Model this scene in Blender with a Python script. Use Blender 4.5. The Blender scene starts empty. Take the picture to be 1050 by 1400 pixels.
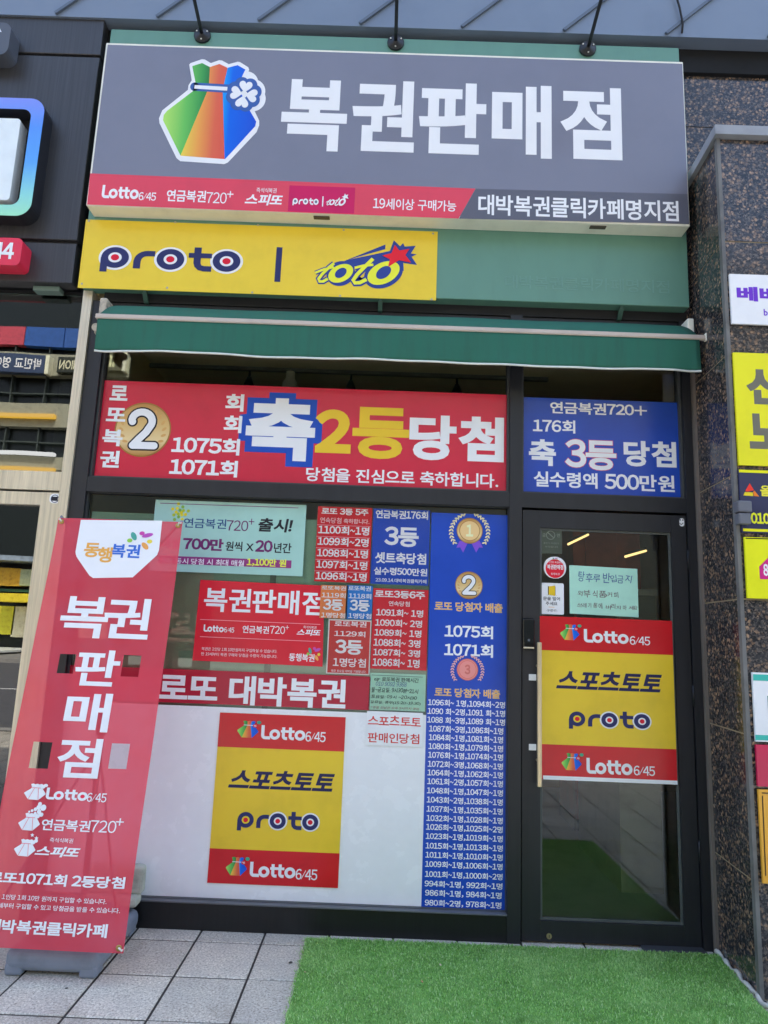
import bpy, bmesh, math, random
from mathutils import Vector, Matrix
rad = math.radians
sc = bpy.context.scene
COL = sc.collection
rng = random.Random(7)

# ------------------------------------------------------------------ camera, sky, sun, exposure
EYE = Vector((0.0, -3.7, 1.447))
PITCH, ROLL, YAW, FOC = rad(10.0017), rad(2.1935), rad(-0.3534), 950.0
def cam_axes():
    cp, sp, cy, sy = math.cos(PITCH), math.sin(PITCH), math.cos(YAW), math.sin(YAW)
    f = Vector((sy*cp, cy*cp, sp)); rt = Vector((cy, -sy, 0)); up = rt.cross(f)
    c, s = math.cos(ROLL), math.sin(ROLL)
    return c*rt+s*up, -s*rt+c*up, f
AX, AY, AF = cam_axes()
cam = bpy.data.cameras.new('camera'); cam_o = bpy.data.objects.new('camera', cam); COL.objects.link(cam_o)
m = Matrix((AX, AY, -AF)).transposed().to_4x4(); m.translation = EYE
cam_o.matrix_world = m
cam.sensor_fit = 'VERTICAL'; cam.sensor_height = 36; cam.lens = FOC/1400*36; cam.clip_start = .05; cam.clip_end = 500
sc.camera = cam_o

SUN_EL, SUN_AZ = rad(50), rad(18)       # azimuth from +Y clockwise: behind the building, so the shopfront lies in open shade
world = bpy.data.worlds.new('World'); sc.world = world; world.use_nodes = True
wn = world.node_tree; bg = wn.nodes['Background']
sky = wn.nodes.new('ShaderNodeTexSky'); sky.sky_type = 'NISHITA'; sky.sun_disc = False
sky.sun_elevation = SUN_EL; sky.sun_rotation = SUN_AZ; sky.air_density = 1.0; sky.dust_density = 3.5; sky.ozone_density = .5
wn.links.new(sky.outputs[0], bg.inputs[0]); bg.inputs[1].default_value = .15
sun = bpy.data.lights.new('sun', 'SUN'); sun_o = bpy.data.objects.new('sun', sun); COL.objects.link(sun_o)
sun.energy = 2.4; sun.angle = rad(.5); sun.color = (1, .95, .88)
sd = Vector((math.sin(SUN_AZ)*math.cos(SUN_EL), math.cos(SUN_AZ)*math.cos(SUN_EL), math.sin(SUN_EL)))
sun_o.rotation_euler = sd.to_track_quat('Z', 'Y').to_euler()
sc.view_settings.view_transform = 'Standard'; sc.view_settings.look = 'None'; sc.view_settings.gamma = 1
sc.view_settings.exposure = 2.3
sc.cycles.max_bounces = 8; sc.cycles.transparent_max_bounces = 24
sc.cycles.use_denoising = True

# ------------------------------------------------------------------ projection of the survey (photo pixels -> planes in the place)
def ray(px, py): return AX*((px-525)/FOC) - AY*((py-700)/FOC) + AF
def P(px, py, y=0.0):
    d = ray(px, py); t = (y-EYE.y)/d.y; q = EYE+d*t
    return q.x, q.z
def G(px, py, z=0.0):
    d = ray(px, py); t = (z-EYE.z)/d.z; q = EYE+d*t
    return q.x, q.y

# ------------------------------------------------------------------ materials
def lin(c):
    return c/12.92 if c <= .04045 else ((c+.055)/1.055)**2.4
def hx(h, k=1.0):
    return tuple(min(.9, k*lin(int(h[i:i+2], 16)/255)) for i in (0, 2, 4))+(1,)
MATS = {}
def base_mat(name):
    mt = bpy.data.materials.new(name); mt.use_nodes = True
    return mt, mt.node_tree, mt.node_tree.nodes['Principled BSDF']
def nd(nt, t, **kw):
    n = nt.nodes.new(t)
    for k, v in kw.items(): setattr(n, k, v)
    return n
def ramp(nt, fac, stops):
    r = nd(nt, 'ShaderNodeValToRGB'); e = r.color_ramp.elements
    while len(e) < len(stops): e.new(.5)
    for i, (p, c) in enumerate(stops): e[i].position = p; e[i].color = c if len(c) == 4 else tuple(c)+(1,)
    nt.links.new(fac, r.inputs[0]); return r.outputs[0]
def coords(nt, kind='Object', scale=(1, 1, 1)):
    tc = nd(nt, 'ShaderNodeTexCoord'); mp = nd(nt, 'ShaderNodeMapping'); mp.inputs['Scale'].default_value = scale
    nt.links.new(tc.outputs[kind], mp.inputs[0]); return mp.outputs[0]
def noise(nt, vec, scale, detail=3, rough=.55):
    n = nd(nt, 'ShaderNodeTexNoise'); n.inputs['Scale'].default_value = scale; n.inputs['Detail'].default_value = detail
    n.inputs['Roughness'].default_value = rough; nt.links.new(vec, n.inputs['Vector']); return n.outputs['Fac']
def mix(nt, fac, a, b):
    x = nd(nt, 'ShaderNodeMix', data_type='RGBA')
    if isinstance(fac, float): x.inputs[0].default_value = fac
    else: nt.links.new(fac, x.inputs[0])
    for s, v in ((6, a), (7, b)):
        if isinstance(v, tuple): x.inputs[s].default_value = v
        else: nt.links.new(v, x.inputs[s])
    return x.outputs[2]
def bump(nt, bs, h, strength, dist=.01):
    b = nd(nt, 'ShaderNodeBump'); b.inputs['Strength'].default_value = strength; b.inputs['Distance'].default_value = dist
    nt.links.new(h, b.inputs['Height']); nt.links.new(b.outputs[0], bs.inputs['Normal'])

def paint(h, rough=.4, vary=.10, k=1.25, metal=0.0, wave=.0, streak=None, spec=.5, scale=6):
    """plain coloured surface with soft mottling and uneven gloss"""
    key = (h, rough, vary, k, metal, wave, streak, spec, scale)
    if key in MATS: return MATS[key]
    mt, nt, bs = base_mat('paint_'+h)
    c = hx(h, k); v = coords(nt, 'Object', streak or (1, 1, 1))
    f = noise(nt, v, scale, 5, .6)
    d = tuple(x*(1-vary*2) for x in c[:3])+(1,); l = tuple(min(.92, x*(1+vary)) for x in c[:3])+(1,)
    nt.links.new(ramp(nt, f, [(.3, d), (.5, c), (.75, l)]), bs.inputs['Base Color'])
    r = nd(nt, 'ShaderNodeMapRange'); nt.links.new(f, r.inputs[0])
    r.inputs[3].default_value = rough*.8; r.inputs[4].default_value = min(1, rough*1.25)
    nt.links.new(r.outputs[0], bs.inputs['Roughness'])
    bs.inputs['Metallic'].default_value = metal; bs.inputs['Specular IOR Level'].default_value = spec
    if wave: bump(nt, bs, noise(nt, coords(nt, 'Object'), 9, 2, .5), wave, .02)
    MATS[key] = mt; return mt
def vinyl(h, rough=.22): return paint(h, rough, .05, 1.22, wave=.07, scale=4)      # glossy printed film
def paper(h): return paint(h, .6, .04, 1.25, wave=.1, scale=8)
def ink(h, rough=.3): return paint(h, rough, .02, 1.25, scale=3, spec=.25)

def glass_mat(name, tint, refl=1.0):
    mt = bpy.data.materials.new(name); mt.use_nodes = True; nt = mt.node_tree; nt.nodes.clear()
    out = nd(nt, 'ShaderNodeOutputMaterial'); tr = nd(nt, 'ShaderNodeBsdfTransparent'); gl = nd(nt, 'ShaderNodeBsdfGlossy')
    fr = nd(nt, 'ShaderNodeFresnel'); fr.inputs[0].default_value = 1.52; mx = nd(nt, 'ShaderNodeMixShader')
    mu = nd(nt, 'ShaderNodeMath', operation='MULTIPLY'); mu.inputs[1].default_value = refl
    tr.inputs[0].default_value = tint; gl.inputs['Roughness'].default_value = 0.0
    b = nd(nt, 'ShaderNodeBump'); b.inputs['Strength'].default_value = .03; b.inputs['Distance'].default_value = .02
    nt.links.new(noise(nt, coords(nt, 'Object'), 1.6, 1), b.inputs['Height']); nt.links.new(b.outputs[0], gl.inputs['Normal'])
    nt.links.new(fr.outputs[0], mu.inputs[0]); nt.links.new(mu.outputs[0], mx.inputs[0])
    nt.links.new(tr.outputs[0], mx.inputs[1]); nt.links.new(gl.outputs[0], mx.inputs[2]); nt.links.new(mx.outputs[0], out.inputs[0])
    return mt
GLASS = glass_mat('window_glass', (.93, .97, .95, 1), 1.5)
GLASS_DARK = glass_mat('coated_glass', (.22, .26, .25, 1), 3.4)

def granite():
    mt, nt, bs = base_mat('granite'); v = coords(nt)
    n0 = nd(nt, 'ShaderNodeTexNoise'); n0.inputs['Scale'].default_value = 90; n0.inputs['Detail'].default_value = 4; nt.links.new(v, n0.inputs['Vector'])
    mx = nd(nt, 'ShaderNodeMix', data_type='VECTOR'); mx.inputs[0].default_value = .02; nt.links.new(v, mx.inputs[4]); nt.links.new(n0.outputs['Color'], mx.inputs[5])
    def cells(scale):
        vo = nd(nt, 'ShaderNodeTexVoronoi'); vo.inputs['Scale'].default_value = scale; nt.links.new(mx.outputs[1], vo.inputs['Vector'])
        sep = nd(nt, 'ShaderNodeSeparateColor'); nt.links.new(vo.outputs['Color'], sep.inputs[0]); return sep.outputs[0], sep.outputs[1], vo.outputs['Distance']
    r1, g1, d1 = cells(130); r2, g2, d2 = cells(60)
    c = ramp(nt, r1, [(0, hx('16171b')), (.35, hx('26272c')), (.6, hx('3a3a3e')), (.8, hx('55504d')), (1, hx('7a6d64'))])
    blob = ramp(nt, g2, [(.56, (0, 0, 0)), (.64, (1, 1, 1))]); edge = ramp(nt, d2, [(.25, (1, 1, 1)), (.62, (0, 0, 0))])
    ml = nd(nt, 'ShaderNodeMix', data_type='RGBA', blend_type='MULTIPLY'); ml.inputs[0].default_value = 1; nt.links.new(blob, ml.inputs[6]); nt.links.new(edge, ml.inputs[7])
    c = mix(nt, ml.outputs[2], c, mix(nt, r2, hx('785e48'), hx('c09c7c')))
    big = noise(nt, v, 4, 4); c = mix(nt, ramp(nt, big, [(.4, (0, 0, 0)), (.75, (.35, .35, .35))]), c, hx('4c4a4a'))
    nt.links.new(c, bs.inputs['Base Color']); bs.inputs['Roughness'].default_value = .14
    return mt
GRANITE = granite()

def paving_mat(base='a9a59c'):
    mt, nt, bs = base_mat('paving'); v = coords(nt)
    info = nd(nt, 'ShaderNodeAttribute'); info.attribute_name = 'tone'
    f = noise(nt, v, 105, 3, .8); g = noise(nt, v, 7, 4); s = noise(nt, v, 2.2, 5, .65)
    c = ramp(nt, f, [(.32, hx('7a7366')), (.44, hx('bfb6a4')), (.56, hx('dcd3c0')), (.7, hx('f6f0e2'))])
    c = mix(nt, ramp(nt, g, [(.35, (0, 0, 0)), (.8, (.45, .45, .45))]), c, hx('a39f98'))
    c = mix(nt, ramp(nt, s, [(.53, (0, 0, 0)), (.72, (.65, .65, .65))]), c, hx('857a6a'))
    hs = nd(nt, 'ShaderNodeHueSaturation'); nt.links.new(c, hs.inputs['Color']); nt.links.new(info.outputs['Fac'], hs.inputs['Value'])
    nt.links.new(hs.outputs[0], bs.inputs['Base Color']); bs.inputs['Roughness'].default_value = .85
    bump(nt, bs, f, .35, .004); return mt
PAVING = paving_mat()

def brushed(name, h, k, rough, metal, axis=(90, 90, 1.2)):
    mt, nt, bs = base_mat(name); v = coords(nt, 'Object', axis)
    f = noise(nt, v, 1.0, 4, .7); b = noise(nt, coords(nt), 1.7, 3)
    c = hx(h, k); l = tuple(x*1.35 for x in c[:3])+(1,); d = tuple(x*.72 for x in c[:3])+(1,)
    cc = mix(nt, ramp(nt, b, [(.35, (0, 0, 0)), (.7, (.5, .5, .5))]), ramp(nt, f, [(.3, d), (.7, l)]), c)
    nt.links.new(cc, bs.inputs['Base Color']); bs.inputs['Metallic'].default_value = metal; bs.inputs['Roughness'].default_value = rough
    bump(nt, bs, f, .05, .002); return mt
BLACKMETAL = brushed('brushed_black_metal', '403f40', 1.1, .38, .35)
STEEL = brushed('satin_steel', 'd2c8b0', 1.05, .36, .45, (60, 60, 2))
FRAME = brushed('black_powder_coat', '222327', 1.0, .42, 0.0, (14, 14, 1.2))
FRAME_LOW = brushed('black_powder_coat_streaked', '151618', 1.0, .4, 0.0, (60, 60, 2.0))
ROOFM = paint('76818f', .45, .05, 1.1, .25, scale=2)
GREENM = paint('5f8a78', .42, .03, 1.12, streak=(3, 3, 1), scale=3)
CREAM = paint('d9d6c6', .45, .06, 1.25)
WHITE = paint('e2e4ea', .4, .03, 1.2)
BLACK = paint('141416', .35, .1, 1.2)
RUBBER = paint('1a1a1c', .7, .1, 1.0)

def grad(name, stops, axis='x', rough=.3):
    """artwork printed with a colour ramp across its own width or height"""
    mt, nt, bs = base_mat(name); tc = nd(nt, 'ShaderNodeTexCoord'); sp = nd(nt, 'ShaderNodeSeparateXYZ')
    nt.links.new(tc.outputs['Generated'], sp.inputs[0])
    nt.links.new(ramp(nt, sp.outputs[0 if axis == 'x' else 2], [(p, hx(h, 1.05)) for p, h in stops]), bs.inputs['Base Color'])
    bs.inputs['Roughness'].default_value = rough; bs.inputs['Specular IOR Level'].default_value = .25; return mt
G_GREEN = grad('print_green', [(0, 'b4e56a'), (.5, '6cc35a'), (.85, '3f9a4c'), (1, '2f7a40')])
G_ORANGE = grad('print_orange', [(0, 'fbd34e'), (.35, 'f2a24a'), (.7, 'e0684a'), (1, 'e05a48')])
G_BLUE = grad('print_blue', [(0, '1aa0f4'), (.25, '1468e0'), (1, '1c50cc')])
G_GOLD = grad('print_gold', [(0, 'b98746'), (.3, 'ead09a'), (.6, 'dcb878'), (1, 'c08f52')], 'z')
G_IRIS = grad('iridescent_film', [(0, 'a5e8c0'), (.2, '8fd8d8'), (.45, '5fa8f0'), (.75, '5c98ee'), (1, '8496ec')], 'z', .12)

# ------------------------------------------------------------------ object helpers
def link_mesh(name, verts, faces, mat, parent=None, origin=(0, 0, 0), smooth=False):
    me = bpy.data.meshes.new(name); o3 = Vector(origin)
    me.from_pydata([tuple(Vector(v)-o3) for v in verts], [], faces); me.validate(); me.update()
    if mat: me.materials.append(mat)
    if smooth: me.polygons.foreach_set('use_smooth', [True]*len(me.polygons))
    o = bpy.data.objects.new(name, me); COL.objects.link(o)
    if parent is not None:
        o.parent = parent; o.location = o3-world_loc(parent)
    else: o.location = o3
    return o
def world_loc(o):
    l = Vector(o.location)
    while o.parent: o = o.parent; l += Vector(o.location)
    return l
def tag(o, label, cat, group=None, kind=None):
    o['label'] = label; o['category'] = cat
    if group: o['group'] = group
    if kind: o['kind'] = kind
    return o
def empty(name, loc, label, cat, group=None):
    o = bpy.data.objects.new(name, None); o.location = loc; o.empty_display_size = .05; COL.objects.link(o)
    return tag(o, label, cat, group)
class MB:
    """collects shapes into ONE mesh"""
    def __init__(s): s.bm = bmesh.new()
    def box(s, x0, x1, y0, y1, z0, z1, bev=0.0, seg=2):
        r = bmesh.ops.create_cube(s.bm, size=1)['verts']
        for v in r: v.co = ((x0+x1)/2+v.co.x*(x1-x0), (y0+y1)/2+v.co.y*(y1-y0), (z0+z1)/2+v.co.z*(z1-z0))
        if bev:
            es = list({e for v in r for e in v.link_edges})
            bmesh.ops.bevel(s.bm, geom=es, offset=bev, segments=seg, profile=.5, affect='EDGES')
        return s
    def hexa(s, pts):
        v = [s.bm.verts.new(p) for p in pts]
        for f in ((0, 1, 2, 3), (7, 6, 5, 4), (0, 4, 5, 1), (1, 5, 6, 2), (2, 6, 7, 3), (3, 7, 4, 0)): s.bm.faces.new([v[i] for i in f])
        return s
    def tube(s, pts, r, n=10, cap=True):
        pts = [Vector(p) for p in pts]; rs = r if isinstance(r, (list, tuple)) else [r]*len(pts); rings = []
        for i, p in enumerate(pts):
            t = (pts[min(i+1, len(pts)-1)]-pts[max(i-1, 0)]).normalized()
            a = Vector((0, 0, 1)) if abs(t.z) < .9 else Vector((1, 0, 0)); u = t.cross(a).normalized(); w = t.cross(u)
            rings.append([s.bm.verts.new(p+(u*math.cos(k*2*math.pi/n)+w*math.sin(k*2*math.pi/n))*rs[i]) for k in range(n)])
        for a, b in zip(rings, rings[1:]):
            for k in range(n): s.bm.faces.new((a[k], a[(k+1) % n], b[(k+1) % n], b[k])).smooth = True
        if cap: s.bm.faces.new(rings[0][::-1]); s.bm.faces.new(rings[-1])
        return s
    def prism(s, poly, axis, a, b):
        """polygon of 2D points swept along an axis from a to b"""
        def p3(u, v, t): return {'x': (t, u, v), 'y': (u, t, v), 'z': (u, v, t)}[axis]
        A = [s.bm.verts.new(p3(u, v, a)) for u, v in poly]; B = [s.bm.verts.new(p3(u, v, b)) for u, v in poly]
        s.bm.faces.new(A); s.bm.faces.new(B[::-1]); n = len(poly)
        for i in range(n): s.bm.faces.new((A[i], B[i], B[(i+1) % n], A[(i+1) % n]))
        return s
    def lathe(s, prof, c, axis='y', n=24):
        rings = []
        for r, t in prof:
            ring = []
            for k in range(n):
                ca, sa = math.cos(2*math.pi*k/n)*r, math.sin(2*math.pi*k/n)*r
                ring.append(s.bm.verts.new({'y': (c[0]+ca, c[1]+t, c[2]+sa), 'z': (c[0]+ca, c[1]+sa, c[2]+t), 'x': (c[0]+t, c[1]+ca, c[2]+sa)}[axis]))
            rings.append(ring)
        for a, b in zip(rings, rings[1:]):
            for k in range(n): s.bm.faces.new((a[k], a[(k+1) % n], b[(k+1) % n], b[k])).smooth = True
        s.bm.faces.new(rings[0][::-1]); s.bm.faces.new(rings[-1]); return s
    def build(s, name, mat, parent=None, origin=(0, 0, 0), xf=None):
        bmesh.ops.recalc_face_normals(s.bm, faces=s.bm.faces)
        if xf is not None: bmesh.ops.transform(s.bm, matrix=xf, verts=s.bm.verts)
        o3 = Vector(origin)
        for v in s.bm.verts: v.co -= o3
        me = bpy.data.meshes.new(name); s.bm.to_mesh(me); s.bm.free(); me.materials.append(mat)
        o = bpy.data.objects.new(name, me); COL.objects.link(o)
        if parent is not None: o.parent = parent; o.location = o3-world_loc(parent)
        else: o.location = o3
        return o

# ------------------------------------------------------------------ lettering
GLY = {}
FULL = {c: chr(ord(c)+0xFEE0) for c in '0123456789,+/!'}; FULL['~'] = '～'
def glyph(ch, bold, res):
    key = (ch, round(bold, 3), res)
    if key in GLY: return GLY[key]
    cu = bpy.data.curves.new('g', 'FONT'); cu.body = FULL.get(ch, ch); cu.size = 1; cu.resolution_u = res
    cu.fill_mode = 'FRONT' if bold else 'BOTH'; cu.bevel_depth = bold; cu.bevel_resolution = 0
    ob = bpy.data.objects.new('g', cu); me = bpy.data.meshes.new_from_object(ob)
    vs = [(v.co.x, v.co.y, v.co.z/bold if bold else 1.0) for v in me.vertices]; fs = [tuple(p.vertices) for p in me.polygons]
    if bold: fs = [f for f in fs if not all(vs[i][2] < .01 for i in f)]
    bpy.data.objects.remove(ob); bpy.data.curves.remove(cu); bpy.data.meshes.remove(me)
    if vs: x0, x1 = min(v[0] for v in vs), max(v[0] for v in vs)
    else: x0 = x1 = 0
    GLY[key] = (vs, fs, x0, x1); return GLY[key]
def layout(s, bold, res, sp=0.0, shear=0.0, hand=0.0):
    V, F = [], []; pen = 0.0; jr = random.Random(len(s)*7+ord(s[0]))
    for ch in s:
        if ch == ' ': pen += .28+sp; continue
        vs, fs, x0, x1 = glyph(ch, max(bold, .03) if ch == '/' else bold, res)
        if '가' <= ch <= '힣': adv, off = .90, (.90-(x1+x0))/2
        elif ch.isdigit(): vs = [(x, y*1.08, z) for x, y, z in vs]; adv, off = .565, (.565-(x1-x0))/2-x0
        elif ch in '/~':
            sx_, wy = (.42/(x1-x0), .74) if ch == '/' else (.52/(x1-x0), None)
            ys = [v[1] for v in vs]; lo, hi = min(ys), max(ys)
            vs = [((x-x0)*sx_, (y-lo)/(hi-lo)*wy if wy else y, z) for x, y, z in vs]; x0, x1 = 0, (x1-x0)*sx_
            adv, off = x1+(-.06 if ch == '/' else .06), (-.03 if ch == '/' else .03)
        else: adv, off = (x1-x0)+.09, .045-x0
        n = len(V)
        if hand:    # uneven handwriting: every character a little larger, smaller, turned or dropped
            k1, k2, a1, dy = 1+jr.uniform(-1, 1)*hand*2, 1+jr.uniform(-1, 1)*hand*2, jr.uniform(-1, 1)*hand*1.2, jr.uniform(-1, 1)*hand
            vs = [(x*k1-(y-.35)*a1, y*k2+(x-.45)*a1+dy, z) for x, y, z in vs]
        V += [(pen+off+x+shear*y, y, z) for x, y, z in vs]; F += [tuple(i+n for i in f) for f in fs]
        pen += adv+sp
    return V, F

class Plane:
    def __init__(s, o, u, v, warp=None):
        s.o, s.u, s.v = Vector(o), Vector(u).normalized(), Vector(v).normalized(); s.n = s.u.cross(s.v); s.warp = warp
        if s.n.dot(EYE-s.o) < 0: s.n = -s.n
    def uv(s, px, py):
        d = ray(px, py); t = (s.o-EYE).dot(s.n)/d.dot(s.n); q = EYE+d*t-s.o
        return q.dot(s.u), q.dot(s.v)
    def at(s, u, v, h):
        return s.o+s.u*u+s.v*v+s.n*(h+(s.warp(u, v) if s.warp else 0))
def wall(y): return Plane((0, y, 0), (1, 0, 0), (0, 0, 1))

LV = .0006
class Sheet:
    """a flat printed thing on a plane; artwork goes into child meshes, one per part"""
    def __init__(s, plane, thick): s.pl, s.t, s.parts, s.order = plane, thick, {}, []
    def base(s, name, TL, BR, mat, label=None, cat=None, group=None, parent=None, holes=None, rnd=0, quad=None):
        s.name, s.label, s.cat, s.group, s.parent, s.mat = name, label, cat, group, parent, mat
        if quad: s.poly2 = [s.pl.uv(*q) for q in quad]
        else:
            (u0, v1), (u1, v0) = s.pl.uv(*TL), s.pl.uv(*BR)
            s.poly2 = [(u0, v0), (u1, v0), (u1, v1), (u0, v1)]
            if rnd: s.poly2 = rrect(u0, v0, u1, v1, rnd)
        return s
    def add(s, part, mat, V2, F, lvl, one=None):
        k = (part, mat.name, len(s.order) if one is None else one)
        if k not in s.parts: s.parts[k] = (mat, [], []); s.order.append(k)
        _, V, Fs = s.parts[k]; n = len(V)
        V += [(u, v, s.t+LV*lvl+z*.0004) for u, v, z in V2]; Fs += [tuple(i+n for i in f) for f in F]
    def shape(s, part, mat, uvs, lvl=1, one=None):
        n = len(uvs)
        s.add(part, mat, [(u, v, 0) for u, v in uvs]+[(u, v, 1) for u, v in uvs], [tuple(range(n, 2*n))]+[(i, (i+1) % n, n+(i+1) % n, n+i) for i in range(n)], lvl, one)
    def poly(s, part, mat, pts, lvl=1): s.shape(part, mat, [s.pl.uv(*p) for p in pts], lvl)
    def rect(s, part, mat, TL, BR, lvl=1, rnd=0):
        (u0, v1), (u1, v0) = s.pl.uv(*TL), s.pl.uv(*BR)
        s.shape(part, mat, rrect(u0, v0, u1, v1, rnd) if rnd else [(u0, v0), (u1, v0), (u1, v1), (u0, v1)], lvl)
    def scale(s, px, py): return s.pl.uv(px+1, py)[0]-s.pl.uv(px, py)[0]
    def disc(s, part, mat, c, r, lvl=1, ry=None, rot=0, n=40, one=None):
        u, v = s.pl.uv(*c); k = s.scale(*c); s.shape(part, mat, ell(u, v, r*k, (ry or r)*k, rot, n), lvl, one)
    def stroke(s, part, mat, pts, w, lvl=1):
        q = [s.pl.uv(*p) for p in pts]; s.shape(part, mat, thick_line(q, w*s.scale(*pts[0])/2), lvl)
    def text(s, part, mat, body, TL, BR, bold=.025, lvl=1, sp=0.0, shear=0.0, res=2, outline=None, hand=0.0):
        V, F = layout(body, bold, res, sp, shear, hand)
        (u0, v1), (u1, v0) = s.pl.uv(*TL), s.pl.uv(*BR)
        xs = [p[0] for p in V]; ys = [p[1] for p in V]; a, b, c, d = min(xs), max(xs), min(ys), max(ys)
        kx, ky = (u1-u0)/(b-a), (v1-v0)/(d-c)
        f = lambda vv: [(u0+(x-a)*kx, v0+(y-c)*ky, z) for x, y, z in vv]
        if outline:
            for om, ex in outline:
                V2, F2 = layout(body, bold+ex, res, sp, shear); s.add(part+'_outline', om, f(V2), F2, lvl); lvl += 1
        s.add(part, mat, f(V), F, lvl)
    def finish(s):
        pl = s.pl; p2 = s.poly2; n = len(p2)
        cu, cv = sum(p[0] for p in p2)/n, min(p[1] for p in p2)
        org = pl.at(cu, cv, 0)
        vs = [pl.at(u, v, 0) for u, v in p2]+[pl.at(u, v, s.t) for u, v in p2]
        fs = [tuple(range(n))[::-1], tuple(range(n, 2*n))]+[(i, (i+1) % n, n+(i+1) % n, n+i) for i in range(n)]
        s.ob = link_mesh(s.name, vs, fs, s.mat, s.parent, org)
        if s.label: tag(s.ob, s.label, s.cat, s.group)
        s.children(s.ob); return s.ob
    def children(s, ob):
        for k in s.order:
            mat, V, F = s.parts[k]
            link_mesh(k[0], [s.pl.at(u, v, h) for u, v, h in V], F, mat, ob, world_loc(ob))

def ell(u, v, a, b, rot=0, n=40):
    c, s_ = math.cos(rot), math.sin(rot); o = []
    for i in range(n):
        x, y = a*math.cos(2*math.pi*i/n), b*math.sin(2*math.pi*i/n); o.append((u+x*c-y*s_, v+x*s_+y*c))
    return o
def rrect(u0, v0, u1, v1, r, n=6):
    o = []
    for cx, cy, a in ((u1-r, v0+r, -90), (u1-r, v1-r, 0), (u0+r, v1-r, 90), (u0+r, v0+r, 180)):
        for i in range(n+1): t = rad(a+90*i/n); o.append((cx+r*math.cos(t), cy+r*math.sin(t)))
    return o
def thick_line(q, h):
    L, R = [], []
    for i, p in enumerate(q):
        a, b = q[max(i-1, 0)], q[min(i+1, len(q)-1)]; dx, dy = b[0]-a[0], b[1]-a[1]; l = math.hypot(dx, dy) or 1
        nx, ny = -dy/l*h, dx/l*h; L.append((p[0]+nx, p[1]+ny)); R.append((p[0]-nx, p[1]-ny))
    return R+L[::-1]
def arc(cx, cy, r, a0, a1, n=10): return [(cx+r*math.cos(rad(a0+(a1-a0)*i/n)), cy+r*math.sin(rad(a0+(a1-a0)*i/n))) for i in range(n+1)]

# artwork used several times, drawn upright in its own small grid and fitted to a box
NAVY, RED, YEL, WHT = ink('2b2f5c'), ink('cf1830'), ink('e8c42e'), ink('e4e4ee')
class Fit:
    def __init__(s, sh, TL, BR, box):
        (u0, v1), (u1, v0) = sh.pl.uv(*TL), sh.pl.uv(*BR); x0, y0, x1, y1 = box
        s.sh = sh; s.kx, s.ky = (u1-u0)/(x1-x0), (v1-v0)/(y1-y0); s.f = lambda x, y: (u0+(x-x0)*s.kx, v1-(y-y0)*s.ky)
    def poly(s, part, mat, pts, lvl): s.sh.shape(part, mat, [s.f(*p) for p in pts], lvl)
    def disc(s, part, mat, x, y, r, lvl, ry=None, rot=0, n=32): s.poly(part, mat, ell(x, y, r, ry or r, rot, n), lvl)
    def line(s, part, mat, pts, w, lvl): s.poly(part, mat, thick_line(pts, w/2), lvl)
def ring_word(sh, TL, BR, halo_p=True, mono=None, part='logo', lv=1):
    f = Fit(sh, TL, BR, (276, 656, 662, 754)); nv = mono or NAVY; wh = WHT
    if not mono:
        for x in ((320,) if halo_p else ())+(468, 618): f.disc(part+'_halo', wh, x, 703, 44, lv)
    f.line(part, nv, [(291.5, 754), (291.5, 703)], 19, lv+1)
    for x in (320, 468, 618):
        f.disc(part, nv, x, 703, 37, lv+2)
        inner = sh.mat if mono else (YEL if x == 320 and not halo_p else wh)
        f.disc(part+'_ring', inner, x, 703, 18, lv+3)
        if not mono: f.disc(part+'_dot', RED, x, 703, 11, lv+4)
    f.line(part, nv, [(379.5, 739), (379.5, 712)]+arc(407, 712, 27, 180, 270, 6)+[(426, 685)], 19, lv+1)
    f.line(part, nv, [(539.5, 657), (539.5, 712)]+[(542, 722), (548, 729), (558, 732), (579, 732)], 19, lv+1)
    f.line(part, nv, [(516, 686), (578, 686)], 17, lv+2)
def comet_word(sh, TL, BR, col, edge, star, part='script_logo', lv=1):
    f = Fit(sh, TL, BR, (58, 56, 824, 446))
    D = lambda x, y: (x, y)
    f.poly(part+'_edge', edge, [(210, 285), (300, 232), (620, 146), (646, 58), (694, 105), (716, 78), (728, 106), (810, 97), (776, 160), (820, 165), (782, 186), (824, 250), (722, 238), (728, 300), (560, 300)], lv)
    f.poly(part+'_edge', edge, [(295, 235), (585, 95), (585, 132)], lv)
    for k, (w, mt, l) in enumerate(((56, edge, lv+1), (28, col, lv+3))):
        f.line(part+('_edge' if k == 0 else ''), mt, [(212, 262), (172, 300), (130, 350), (104, 390), (112, 410), (140, 408), (172, 386)], w*.8, l)
        f.line(part+('_edge' if k == 0 else ''), mt, [(78, 342), (140, 312), (212, 292)], w*.6, l+.3)
        f.line(part+('_edge' if k == 0 else ''), mt, [(498, 214), (440, 280), (385, 345), (358, 392), (372, 412), (410, 408), (456, 380)], w, l)
        f.line(part+('_edge' if k == 0 else ''), mt, [(366, 292), (430, 272), (502, 262)], w*.7, l+.3)
    for x, y, a, b in ((265, 340, 98, 66), (580, 325, 128, 82)):
        f.disc(part+'_edge', edge, x, y, a+(24 if a > 100 else 10), lv+1.6, b+30, -.55)
        f.disc(part, col, x, y, a, lv+4.2, b, -.55); f.disc(part+'_eye', edge, x, y-3, a*.5, lv+5.2, b*.5, -.75)
    f.poly(part+'_star', star, [(655, 98), (690, 142), (765, 125), (736, 176), (780, 236), (690, 220), (612, 276), (622, 215), (565, 186), (632, 166)], lv+6)
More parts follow.
